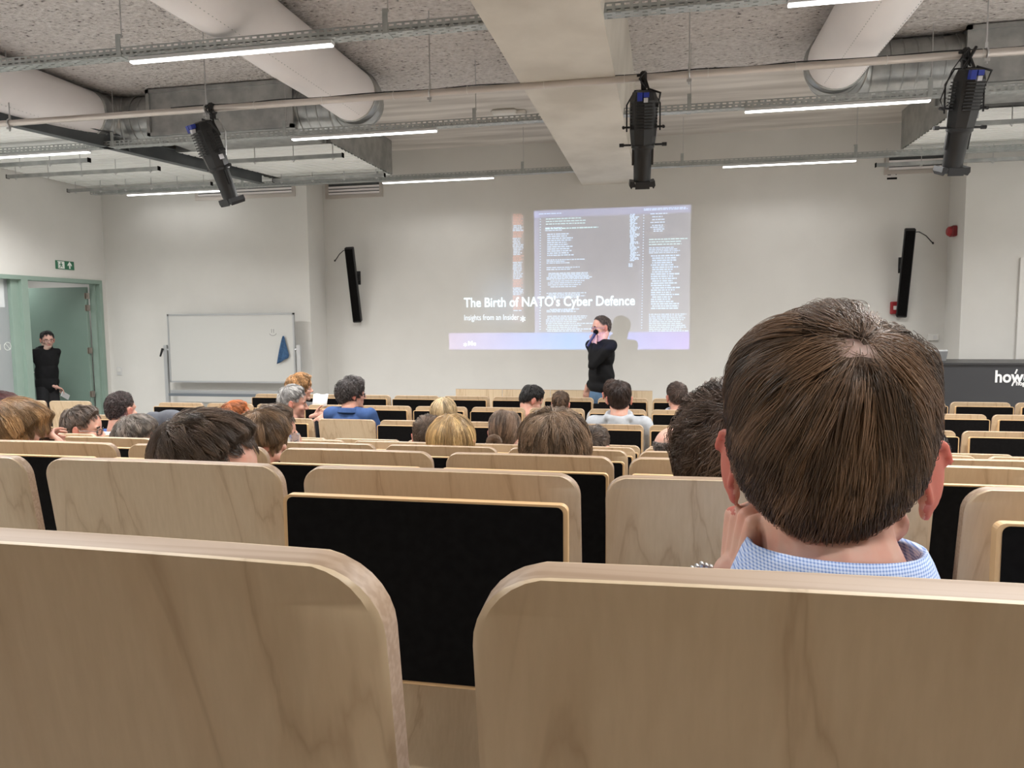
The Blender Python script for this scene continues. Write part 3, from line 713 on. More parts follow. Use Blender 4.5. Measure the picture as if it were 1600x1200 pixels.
# beam frame: -Z looks along +Y of the room, X stays X, Y is up
lo.rotation_euler = (R(90), 0, 0)
tc = nt.nodes.new('ShaderNodeTexCoord'); sp = nt.nodes.new('ShaderNodeSeparateXYZ'); nt.links.new(tc.outputs['Normal'], sp.inputs[0])
def MN(op, a, b_=None, c=None):
    n = nt.nodes.new('ShaderNodeMath'); n.operation = op
    for i, v in enumerate((a, b_, c)):
        if v is None: continue
        if isinstance(v, (int, float)): n.inputs[i].default_value = v
        else: nt.links.new(v, n.inputs[i])
    return n.outputs[0]
nz = MN('MULTIPLY', sp.outputs[2], -1.0); nz = MN('ABSOLUTE', nz)
U = MN('DIVIDE', sp.outputs[0], nz); V = MN('DIVIDE', sp.outputs[1], nz)
D = YC-PJ.y
def inside(u0, u1, z0, z1):
    a = MN('GREATER_THAN', U, (u0-PJ.x)/D); b_ = MN('LESS_THAN', U, (u1-PJ.x)/D)
    c = MN('GREATER_THAN', V, (z0-PJ.z)/D); d_ = MN('LESS_THAN', V, (z1-PJ.z)/D)
    return MN('MULTIPLY', MN('MULTIPLY', a, b_), MN('MULTIPLY', c, d_))
zband = at(800, 520, 'Y', YC).z
acc = None
def layer(mask, col):
    global acc
    mx = nt.nodes.new('ShaderNodeMix'); mx.data_type = 'RGBA'; mx.blend_type = 'ADD'; mx.inputs[0].default_value = 1
    nt.links.new(mask, mx.inputs[0])
    if acc is None: mx.inputs[6].default_value = (0, 0, 0, 1)
    else: nt.links.new(acc, mx.inputs[6])
    if isinstance(col, tuple): mx.inputs[7].default_value = (*col, 1)
    else: nt.links.new(col, mx.inputs[7])
    acc = mx.outputs[2]
# footer band: pink-lilac at both ends, light blue in the middle
gr = nt.nodes.new('ShaderNodeValToRGB'); e = gr.color_ramp.elements
e[0].position = 0; e[0].color = (.40, .30, .62, 1); e[1].position = 1; e[1].color = (.34, .26, .85, 1)
for pos, cc in ((.25, (.28, .34, .85)), (.52, (.14, .42, 1.0)), (.75, (.28, .34, .9))): q = e.new(pos); q.color = (*cc, 1)
nt.links.new(MN('DIVIDE', MN('SUBTRACT', U, (SX0-PJ.x)/D), (SX1-SX0)/D), gr.inputs[0])
layer(inside(SX0, SX1, SZ0, zband), gr.outputs[0])
xw0 = at(835, 430, 'Y', YC).x; xw1 = at(1001, 430, 'Y', YC).x
layer(inside(xw0, SX1, zband, SZ1), (.24, .26, .36))
layer(inside(xw0, xw0+.07, zband, SZ1-.02), (.08, .09, .22)); layer(inside(xw0, SX1, SZ1-.10, SZ1), (.10, .12, .30)); layer(inside(xw1-.02, xw1+.0, zband, SZ1), (.08, .08, .12))
xo0 = at(800, 430, 'Y', YC).x; xo1 = at(819, 430, 'Y', YC).x
layer(inside(xo0, xo1, zband+.15, SZ1-.06), (.14, .10, .12))
# soft cloud of light behind the title
gx = MN('SUBTRACT', U, (at(785, 470, 'Y', YC).x-PJ.x)/D); gz = MN('SUBTRACT', V, (at(785, 470, 'Y', YC).z-PJ.z)/D)
r2_ = MN('ADD', MN('MULTIPLY', gx, gx), MN('MULTIPLY', gz, gz)); ex = MN('POWER', 2.718, MN('MULTIPLY', r2_, -900.0))
layer(MN('MULTIPLY', MN('MULTIPLY', ex, .9), inside(SX0+.2, xw0, zband, 2.7)), (.14, .20, .30))
nt.links.new(acc, em.inputs['Color'])

cl = bpy.data.lights.new('corridor_fill_light', 'AREA'); cl.shape = 'RECTANGLE'; cl.size = .3; cl.size_y = 1.2; cl.energy = 13; cl.color = LAMP_COL  # unseen lamps added to brighten the corridor
for cy_ in (9.2, 6.2):
    t = empty('corridor_fill_lamp', (XL-1.4, cy_, 2.69), 'unseen lamp added in the corridor %s' % ('beyond the green door' if cy_ > 8 else 'behind the frosted glass'), 'ceiling light')
    b = MB(); b.bb((-.15, -.6, -.02), (.15, .6, .009)); b.build('lamp_housing', M['lampbody'], t)
    co_ = bpy.data.objects.new('corridor_fill_light', cl); COL.objects.link(co_); co_.parent = t; co_.location = (0, 0, -.022)
# ------------------------------------------------------------------ front cabinets and control desk
FY = 8.55
xa = [at(x, 610, 'Y', FY).x for x in (712, 785, 860, 938, 1020)]; zt = at(860, 609, 'Y', FY).z
for i in range(4):
    t = empty('screen_panel', ((xa[i]+xa[i+1])/2, FY, 0), 'low birch screen panel in front of the stage, %s from the left of four' % ('first', 'second', 'third', 'last')[i], 'panel', 'low birch screen panels ahead of the front row')
    h = (xa[i+1]-xa[i])/2-.004
    b = MB(); b.bb((-h, -.01, .12), (h, .010, zt-.004)); b.build('birch_board', M['birch'], t)
    b = MB(); b.bb((-h, -.01, zt-.0035), (h, .010, zt)); b.build('board_edge', M['edge'], t)
    for s_ in (-1, 1):
        b = MB(); b.bb((s_*(h-.06)-.02, .0105, 0), (s_*(h-.06)+.02, .05, .6)); b.build('post', M['blackmetal'], t)
p = at(1475, 567, 'Y', 8.75); q = at(1600, 569, 'Y', 8.75)
t = empty('control_desk', (p.x+1.0, 8.75, 0), 'anthracite speaker desk with white lettering at the right of the stage', 'desk'); x0 = p.x-.12-(p.x+1.0)
b = MB(); b.bb((x0, 0, .02), (1.3, .05, p.z-.02)); b.build('front_panel', M['desk'], t)
b = MB(); b.bb((x0-.02, -.02, p.z-.02), (1.32, .75, p.z)); b.build('desk_top', M['desktop'], t)
b = MB(); b.bb((x0, .05, .02), (x0+.04, .7, p.z-.02)); b.bb((1.26, .05, .02), (1.3, .7, p.z-.02)); b.build('side_panel', M['desk'], t)
lp = at(1553.5, 597, 'Y', 8.75); lq = at(1600, 597, 'Y', 8.75)
me = text_mesh('howest', .178, .002, .0045, sx=.86); mesh_obj('logo_lettering', me, M['logo'], t, (lp.x-(p.x+1.0), -.003, lp.z), (R(90), 0, 0))
lp2 = at(1587, 602, 'Y', 8.75); me = text_mesh('hogeschool', .066, .002, .002, sx=.9); mesh_obj('small_lettering', me, M['logo'], t, (lp2.x-(p.x+1.0), -.003, lp2.z), (R(90), 0, 0))
b = MB(); s0 = at(1581, 604, 'Y', 8.75); s1 = at(1590, 580, 'Y', 8.75)
for (u0, v0, u1, v1) in ((1581, 603, 1585, 594), (1586, 584, 1589, 577)):
    a_, c_ = at(u0, v0, 'Y', 8.75), at(u1, v1, 'Y', 8.75); b.tube([(a_.x-(p.x+1.0), -.004, a_.z), (c_.x-(p.x+1.0), -.004, c_.z)], .008, 4)
b.build('logo_slash', M['logo'], t)
t = empty('desk_monitor', (at(1462, 566, 'Y', 9.1).x, 9.1, p.z), 'small grey monitor edge on the anthracite desk beside the big head', 'monitor')
b = MB(); b.box((0, 0, .06), (.22, .03, .14), Matrix.Rotation(R(25), 3, 'X'), bev=.006); b.build('screen', M['alu'], t); b = MB(); b.bb((-.05, -.03, 0), (.05, .05, .012)); b.build('stand', M['desktop'], t)

# ------------------------------------------------------------------ seats
def backrest_mesh():
    W, H, T, r = .479, .56, .020, .036
    n = 8; out = []
    for k in range(n+1):
        a = math.pi-math.pi/2*k/n; out.append((-W/2+r+r*math.cos(a), H-r+r*math.sin(a)))
    for k in range(n+1):
        a = math.pi/2-math.pi/2*k/n; out.append((W/2-r+r*math.cos(a), H-r+r*math.sin(a)))
    # columns of points for a grid: build strips by height
    zs = sorted(set([0, .06, .12, .18, .24, .30, .36, .42, .47, H-r]+[round(z, 5) for _, z in out]))
    def hw(z):
        if z <= H-r: return W/2
        return W/2-r+math.sqrt(max(0, r*r-(z-(H-r))**2))
    def yo(z):   # rear face profile, top leans towards the row behind
        u = (H-z)/H
        return .045*math.sin(min(1, u*1.25)*math.pi*.5) - .16*max(0, u-.5)**1.6
    nx = 8; b = MB(); grid = {}
    e = .0025
    us = [-1, -.985]+[i/4 for i in range(-3, 4)]+[.985, 1]
    vs = []; idx = {}
    for side in (0, 1):
        for i, z in enumerate(zs):
            for j, u in enumerate(us):
                x = hw(z)*u; edge = abs(u) == 1 or i == len(zs)-1
                crown = .006*(1-u*u)
                y = -T+yo(z)+crown + (e if (edge and side == 0) else 0) + (T-(e if edge else 0) if side else 0)
                idx[side, i, j] = len(vs); vs.append((x, y, z+(0 if side else -.0018)*(z/H)**4))
    fs = []; mi = []
    for side in (0, 1):
        for i in range(len(zs)-1):
            for j in range(len(us)-1):
                q = [idx[side, i, j], idx[side, i, j+1], idx[side, i+1, j+1], idx[side, i+1, j]]
                fs.append(tuple(q if side == 0 else q[::-1])); mi.append(0)
    J = len(us)-1; I = len(zs)-1
    for i in range(I):
        fs.append((idx[0, i, 0], idx[0, i+1, 0], idx[1, i+1, 0], idx[1, i, 0])); mi.append(1)
        fs.append((idx[0, i, J], idx[1, i, J], idx[1, i+1, J], idx[0, i+1, J])); mi.append(1)
    for j in range(J):
        fs.append((idx[0, I, j], idx[0, I, j+1], idx[1, I, j+1], idx[1, I, j])); mi.append(1)
        fs.append((idx[0, 0, j], idx[1, 0, j], idx[1, 0, j+1], idx[0, 0, j+1])); mi.append(1)
    b.v = vs; b.f = fs; b.m = mi; return b
proto = empty('lecture_seat', (0, 0, 0))
o = backrest_mesh().build('backrest', [M['birch'], M['edge']], proto, smooth=True); o.location = (0, 0, .435)
b = MB(); b.box((0, .13, .66), (.42, .35, .018), Matrix.Rotation(R(78), 3, 'X'), bev=.006); b.v = [(x, y+.02, z-.13) for x, y, z in b.v]; b.build('seat_pan', M['birch'], proto)
for s in (-1, 1):
    b = MB(); b.bb((s*.225-.015, .02, .01), (s*.225+.015, .06, .60)); b.bb((s*.225-.02, -.06, 0), (s*.225+.02, .22, .012)); b.build('leg', M['blackmetal'], proto)
tb = empty('tmp'); COL.objects.unlink(tb)
def tablet_mesh(inner):
    b = MB(); W, H, r = (.462, .300, .012) if not inner else (.448, .290, .010); n = 5
    z1 = 0; out = []
    for cx_, cz_, a0 in ((W/2-r, -r, 90), (-W/2+r, -r, 180), (-W/2+r, -H+r, 270), (W/2-r, -H+r, 0)):
        for k in range(n+1):
            a = R(a0 + (-90 if False else 0) + (90*k/n if True else 0)) if a0 != 90 else R(0+90*k/n)
            if a0 == 180: a = R(90+90*k/n)
            if a0 == 270: a = R(180+90*k/n)
            if a0 == 0: a = R(270+90*k/n)
            out.append((cx_+r*math.cos(a), cz_+r*math.sin(a)))
    if inner: out = [(x, z-.0035) for x, z in out]; b.prism(out, 'Y', -.0015, .001)
    else: b.prism(out, 'Y', 0, .016)
    return b
tab = tablet_mesh(False).build('writing_tablet', M['tabedge'], proto); tab.location = (0, -.100, .966)
lam = tablet_mesh(True).build('laminate_face', M['black'], tab)
b = MB(); b.bb((-.20, .02, -.24), (-.18, .115, -.20)); b.bb((.18, .02, -.24), (.20, .115, -.20)); b.build('tablet_arm', M['blackmetal'], tab)
ORD = 'zeroth first second third fourth fifth sixth seventh eighth ninth tenth eleventh twelfth thirteenth fourteenth fifteenth sixteenth seventeenth eighteenth'.split()
NOTAB = {(1, 0), (1, -1), (1, -2), (1, 1), (2, -2), (2, -3), (2, 0), (7, -5), (7, -2)}
first = True
def place_seat(k, xc, tablet, label):
    global first
    if first: s = proto; first = False; tb = [c for c in s.children if c.name.startswith('writing_tablet')]
    else: s = copy_tree(proto)
    s.location = (xc, rowY(k), (TOPZ[k-1] if k else TOP0)-.995)
    if not tablet:
        for c in list(s.children):
            if c.name.startswith('writing_tablet'):
                for g in list(c.children): bpy.data.objects.remove(g)
                bpy.data.objects.remove(c)
    tag(s, label, 'seat', 'birch lecture seats in rows')
# the first copy must keep its tablet, so start with row nine
for k in range(9, 0, -1):
    js = []
    for j in range(-9, 14):
        xc = X0+PITCH*(j+.5)+(.0045 if k == 1 else 0)
        if k >= 6 and xc < -4.35 and k != 9: 
            if not (k in (6, 7, 8) and xc > -4.6): continue
        if k == 9 and xc < -4.3: continue
        ang = math.degrees(math.atan2(xc, rowY(k)))
        if (-49 if k > 3 else -60 if k > 1 else -64) < ang-0 and ang < (24.5+ (6 if k > 2 else 22)): js.append((j, xc))
    for n_, (j, xc) in enumerate(js):
        lab = 'birch lecture seat, %s row from the camera, %s seat from its left end' % (ORD[k], ORD[n_+1])
        place_seat(k, xc, (k, j) not in NOTAB, lab)
for n_ in range(8):          # the row the picture is taken from
    place_seat(0, X0+PITCH*(n_-4+.5), False, 'birch lecture seat out of view behind the viewer, %s from its left end' % ORD[n_+1])
XA = at(144, 632, 'Y', rowY(8)).x
for k in (7, 8):          # block beyond the aisle, by the left wall
    for n_ in range(4):
        xc = XA-.242-n_*PITCH
        place_seat(k, xc, False, 'bare birch seat by the left wall, %s row from the camera, %s from the aisle' % (ORD[k], ORD[n_+1]))
# ------------------------------------------------------------------ people
def MX(rot, t): return Matrix.Translation(t) @ rot.to_4x4()
class Sk:
    """collects closed shapes that are fused into one continuous surface"""
    def __init__(s): s.b = MB()
    def cap(s, p1, r1, p2, r2, n=12, M4=None, flat=None):
        p1 = Vector(p1); p2 = Vector(p2)
        if M4 is not None: p1 = M4 @ p1; p2 = M4 @ p2
        d = p2-p1; ln = max(d.length, 1e-5); t = d/ln
        a = Vector((0, 0, 1)) if abs(t.z) < .9 else Vector((1, 0, 0)); u = t.cross(a).normalized(); v = t.cross(u)
        rings = []
        for a in (-80, -55, -28, 0): rings.append((r1*math.sin(R(a)), r1*math.cos(R(a))))
        for a in (0, 28, 55, 80): rings.append((ln+r2*math.sin(R(a)), r2*math.cos(R(a))))
        vs = []
        for h, r_ in rings:
            for k in range(n):
                an = 2*math.pi*k/n; vs.append(p1+t*h+r_*(math.cos(an)*u+math.sin(an)*v))
        fs = [tuple(range(n))[::-1], tuple(range(7*n, 8*n))]
        for i in range(7):
            for k in range(n): a_ = i*n+k; c = i*n+(k+1) % n; fs.append((a_, c, c+n, a_+n))
        s.b.add(vs, fs); return s
    def chain(s, pts, M4=None, n=12):
        for (p, r_), (q, r2) in zip(pts[:-1], pts[1:]): s.cap(p, r_, q, r2, n, M4)
        return s
    def ell(s, c, rad, M4=None, rot=None, n=16, mr=10):
        vs = []; fs = []
        for i in range(1, mr):
            th = math.pi*i/mr
            for k in range(n):
                ph = 2*math.pi*k/n; p = Vector((rad[0]*math.sin(th)*math.cos(ph), rad[1]*math.sin(th)*math.sin(ph), rad[2]*math.cos(th)))
                if rot is not None: p = rot @ p
                p = p+Vector(c); vs.append(M4 @ p if M4 is not None else p)
        for i in range(mr-2):
            for k in range(n): a = i*n+k; c_ = i*n+(k+1) % n; fs.append((a, a+n, c_+n, c_))
        fs.append(tuple(range(n))); fs.append(tuple(range((mr-2)*n, (mr-1)*n))[::-1])
        s.b.add(vs, fs); return s
    def mesh(s, voxel, smooth=3, fac=.5):
        me = bpy.data.meshes.new('t'); me.from_pydata([tuple(p) for p in s.b.v], [], s.b.f)
        o = bpy.data.objects.new('t', me); COL.objects.link(o)
        r_ = o.modifiers.new('r', 'REMESH'); r_.mode = 'VOXEL'; r_.voxel_size = voxel
        q = o.modifiers.new('s', 'SMOOTH'); q.iterations = smooth; q.factor = fac
        out = bpy.data.meshes.new_from_object(o.evaluated_get(bpy.context.evaluated_depsgraph_get()))
        bpy.data.objects.remove(o); bpy.data.meshes.remove(me)
        out.polygons.foreach_set('use_smooth', [True]*len(out.polygons)); return out

def head_shapes(sk, M4, ear=0.0, wide=1.0, es=1.0):
    w = wide
    sk.ell((0, -.003, .035), (.074*w, .096, .088), M4, n=24, mr=16)
    sk.ell((0, .030, -.020), (.062*w, .060, .085), M4, n=20, mr=12)
    sk.ell((0, .028, -.062), (.052*w, .052, .042), M4)
    sk.ell((0, .074, -.088), (.020, .018, .018), M4)
    sk.cap((-.052*w, -.005, -.045), .020, (-.020, .072, -.085), .014, 10, M4); sk.cap((.052*w, -.005, -.045), .020, (.020, .072, -.085), .014, 10, M4)
    sk.cap((-.040, .076, .026), .012, (.040, .076, .026), .012, 10, M4)
    sk.cap((0, .088, .018), .0075, (0, .110, -.022), .0115, 10, M4)
    for s in (-1, 1):
        sk.ell((s*.012, .100, -.026), (.008, .009, .007), M4, n=10, mr=8)
        sk.ell((s*.043*w, .060, -.018), (.022, .024, .022), M4)
        sk.ell((s*.031, .070, .002), (.014, .013, .011), M4, n=12, mr=8)
        # ear: shell, helix rim, lobe
        e = Matrix.Rotation(s*R(-24-14*(es > 1)), 3, 'Z')
        c = Vector((s*.083*w, -.012, .004+ear))
        sk.ell(c, (.0075, .017*es, .031*es), M4, e)
        pts = []
        for a in (-60, -10, 40, 80, 120, 160): pts.append((c+e @ Vector((s*.007, -.016*es*math.cos(R(a)), .004+.026*es*math.sin(R(a)))), .0042))
        sk.chain(pts, M4, 8)
        sk.ell(c+Vector((-s*.002, .004, -.028*es)), (.006, .010, .011), M4, n=10, mr=8)
        sk.cap((s*.066*w, .002, ear), .012, (s*.080*w, -.004, ear), .009, 8, M4)
    sk.cap((-.018, .084, -.050), .0065, (.018, .084, -.050), .0065, 8, M4); sk.cap((-.014, .083, -.060), .0070, (.014, .083, -.060), .0070, 8, M4)

def hand_shapes(sk, M4, side, curl=30, thumb=20, fcurl=None, sc=1.0):
    """wrist at origin, fingers along +Y, palm faces -Z, thumb on the side*X side"""
    S = Matrix.Scale(sc, 4); M4 = M4 @ S
    xs = [.030, .010, -.010, -.028]; ln = [(.040, .025, .021), (.045, .028, .022), (.042, .026, .021), (.033, .020, .018)]
    for i in range(4):
        x = side*xs[i]
        sk.cap((x*.55, .005, 0), .013, (x, .082-abs(i-1)*.004, 0), .0105, 10, M4)
        p = Vector((x, .084-abs(i-1)*.004, 0)); a = 0; c = (fcurl[i] if fcurl else curl)
        rr = .0088 if i < 3 else .0075
        for k, l_ in enumerate(ln[i]):
            a += c*(1.0 if k < 2 else .7); d = Vector((side*(.06 if i == 0 else -.05*i+.05), math.cos(R(a)), -math.sin(R(a)))).normalized()
            q = p+d*l_; sk.cap(p, rr*(1-.08*k), q, rr*(.93-.08*k), 10, M4); p = q
    sk.ell((0, .045, -.004), (.036, .045, .013), M4)
    p = Vector((side*.024, .018, -.008)); d = Vector((side*math.sin(R(38)), math.cos(R(38)), -.35)).normalized()
    for l_, rr in ((.040, .0135), (.032, .0105), (.026, .009)):
        q = p+d*l_; sk.cap(p, rr, q, rr*.88, 10, M4); p = q
        d = (Matrix.Rotation(R(thumb)*side, 3, 'Z') @ d); d = (d+Vector((0, 0, -.18))).normalized()
    sk.cap((0, -.03, 0), .027*.9, (0, .015, 0), .026, 12, M4)

M['scalp'] = new_mat('scalp', (.42, .27, .22), .5)
SKIN = {}
def skin_mat(key, col):
    if key in SKIN: return SKIN[key]
    mt = new_mat('skin '+key, col, .5, 0, .35); b_ = mt.node_tree.nodes['Principled BSDF']
    b_.inputs['Subsurface Weight'].default_value = .12; b_.inputs['Subsurface Radius'].default_value = (.012, .005, .003); b_.inputs['Subsurface Scale'].default_value = 1
    n = N(mt, 'ShaderNodeTexNoise', Scale=38, Detail=4); L(mt, coords(mt), n.inputs['Vector'])
    c2 = (min(1, col[0]*1.05), col[1]*.86, col[2]*.84); base(mt, ramp(mt, n.outputs[0], [(.35, col), (.7, c2)])); bump(mt, n.outputs[0], .12, .0012)
    SKIN[key] = mt; return mt
FACE = {k: new_mat(k, c, .6) for k, c in {'lips': (.40, .16, .14), 'ear skin': (.50, .20, .15), 'flushed ear': (.50, .15, .11), 'eyebrow': (.05, .032, .022), 'shaved beard': (.16, .10, .075), 'stubble': (.36, .24, .19)}.items()}
for k in ('ear skin', 'flushed ear'):
    bb_ = FACE[k].node_tree.nodes['Principled BSDF']; bb_.inputs['Subsurface Weight'].default_value = .3; bb_.inputs['Subsurface Radius'].default_value = (.02, .004, .002); bb_.inputs['Subsurface Scale'].default_value = 1
HAIRM = {}
def hair_mat(col, var=.35, key=None):
    k = tuple(col)
    if k in HAIRM: return HAIRM[k]
    out = []
    for strand in (0, 1):
        mt = new_mat('hair', col, .36 if strand else .65, 0, .55 if strand else .2)
        lo = tuple(c*(1-var) for c in col); hi = tuple(min(1, c*(1+var*1.5)) for c in col)
        if strand:
            hi_ = N(mt, 'ShaderNodeHairInfo'); at_ = N(mt, 'ShaderNodeAttribute'); at_.attribute_name = 'tint'
            mxn = N(mt, 'ShaderNodeMath', operation='MULTIPLY_ADD'); mxn.inputs[1].default_value = .35; L(mt, hi_.outputs['Random'], mxn.inputs[0])
            m2_ = N(mt, 'ShaderNodeMath', operation='MULTIPLY'); m2_.inputs[1].default_value = .65; L(mt, at_.outputs['Fac'], m2_.inputs[0]); L(mt, m2_.outputs[0], mxn.inputs[2])
            base(mt, ramp(mt, mxn.outputs[0], [(.1, tuple(c*.35 for c in col)), (.5, col), (.9, tuple(min(1, c*2.1) for c in col))]))
        else:
            n = N(mt, 'ShaderNodeTexNoise', Scale=60, Detail=4); L(mt, coords(mt), n.inputs['Vector'])
            base(mt, ramp(mt, n.outputs[0], [(.3, tuple(c*.45 for c in col)), (.7, tuple(c*.95 for c in col))])); bump(mt, n.outputs[0], .5, .004)
        out.append(mt)
    HAIRM[k] = out; return out
def cloth_mat(name, col, rough=.9, check=False):
    if name in M: return M[name]
    if not check:
        mt = noisy(name, tuple(c*.85 for c in col), col, 25, rough, bstr=.25, bdist=.003, spec=.2)
    else:
        mt = new_mat(name, col, rough, 0, .2)
        v = coords(mt); sp_ = N(mt, 'ShaderNodeSeparateXYZ'); L(mt, v, sp_.inputs[0]); outs = []
        for i in (0, 2):
            q = N(mt, 'ShaderNodeMath', operation='MULTIPLY'); q.inputs[1].default_value = 720; L(mt, sp_.outputs[i], q.inputs[0])
            f_ = N(mt, 'ShaderNodeMath', operation='PINGPONG'); f_.inputs[1].default_value = 1; L(mt, q.outputs[0], f_.inputs[0])
            g = N(mt, 'ShaderNodeMath', operation='GREATER_THAN'); g.inputs[1].default_value = .55; L(mt, f_.outputs[0], g.inputs[0]); outs.append(g.outputs[0])
        a_ = N(mt, 'ShaderNodeMath', operation='ADD'); L(mt, outs[0], a_.inputs[0]); L(mt, outs[1], a_.inputs[1])
        h_ = N(mt, 'ShaderNodeMath', operation='MULTIPLY'); h_.inputs[1].default_value = .5; L(mt, a_.outputs[0], h_.inputs[0])
        base(mt, ramp(mt, h_.outputs[0], [(0, (.66, .74, .92)), (.5, (.42, .54, .84)), (1, (.20, .30, .60))]))
    M[name] = mt; return mt

HC = Vector((0, -.003, .035))        # centre of the skull in the head frame
def interp(x, xs, ys): return float(np.interp(x, xs, ys))
STY = {  # azimuth: 0 front, 180 back -> lowest elevation with hair; thickness top, side, back
    'short':  dict(line=([0, 35, 55, 72, 84, 104, 118, 150, 180], [38, 34, 18, -4, -2, -4, -34, -46, -48]), top=.020, side=.008, back=.012, L=.045),
    'crop':   dict(line=([0, 35, 55, 72, 84, 104, 118, 150, 180], [40, 36, 22, 0, 0, -2, -32, -44, -46]), top=.009, side=.004, back=.005, L=.014),
    'shaved': dict(line=([0, 35, 55, 72, 84, 104, 118, 150, 180], [42, 38, 26, 4, 0, -2, -30, -42, -44]), top=.003, side=.003, back=.003, L=.004),
    'bald':   dict(line=([0, 60, 70, 84, 104, 118, 150, 180], [89, 89, 30, 0, -2, -32, -44, -46]), top=-.004, side=.004, back=.004, L=.006),
    'mop':    dict(line=([0, 35, 55, 72, 84, 104, 118, 150, 180], [26, 20, 4, -16, -22, -26, -40, -52, -55]), top=.030, side=.026, back=.028, L=.080),
    'long':   dict(line=([0, 30, 50, 70, 90, 120, 150, 180], [34, 24, 0, -40, -62, -70, -74, -76]), top=.018, side=.022, back=.022, L=.15),
    'main':   dict(line=([0, 35, 55, 72, 84, 104, 118, 135, 160, 180], [30, 26, 12, -8, -4, -10, -32, -43, -53, -57]), top=.030, side=.014, back=.014, L=.055),
}
def skull_r(d, wide=1.0):
    a, b_, c = .0745*wide, .0965, (.0885 if d.z > 0 else .115)
    return 1/math.sqrt((d.x/a)**2+(d.y/b_)**2+(d.z/c)**2)
def smooth01(x): x = max(0, min(1, x)); return x*x*(3-2*x)
def hair_t(d, st, seed=0):
    az = abs(math.degrees(math.atan2(d.x, d.y))); el = math.degrees(math.asin(max(-1, min(1, d.z))))
    ln = interp(az, *st['line']); k = smooth01((el-ln)/14+.15)
    topw = smooth01((el-5)/45); backw = smooth01((az-90)/60)
    if st is STY['bald']:
        t = (st['side'])*(1-smooth01((el-22)/10)) + (-.006)*smooth01((el-22)/10)
    else: t = st['side']*(1-backw)+st['back']*backw; t = t*(1-topw)+st['top']*topw
    return -.010+(t+.010)*k, k

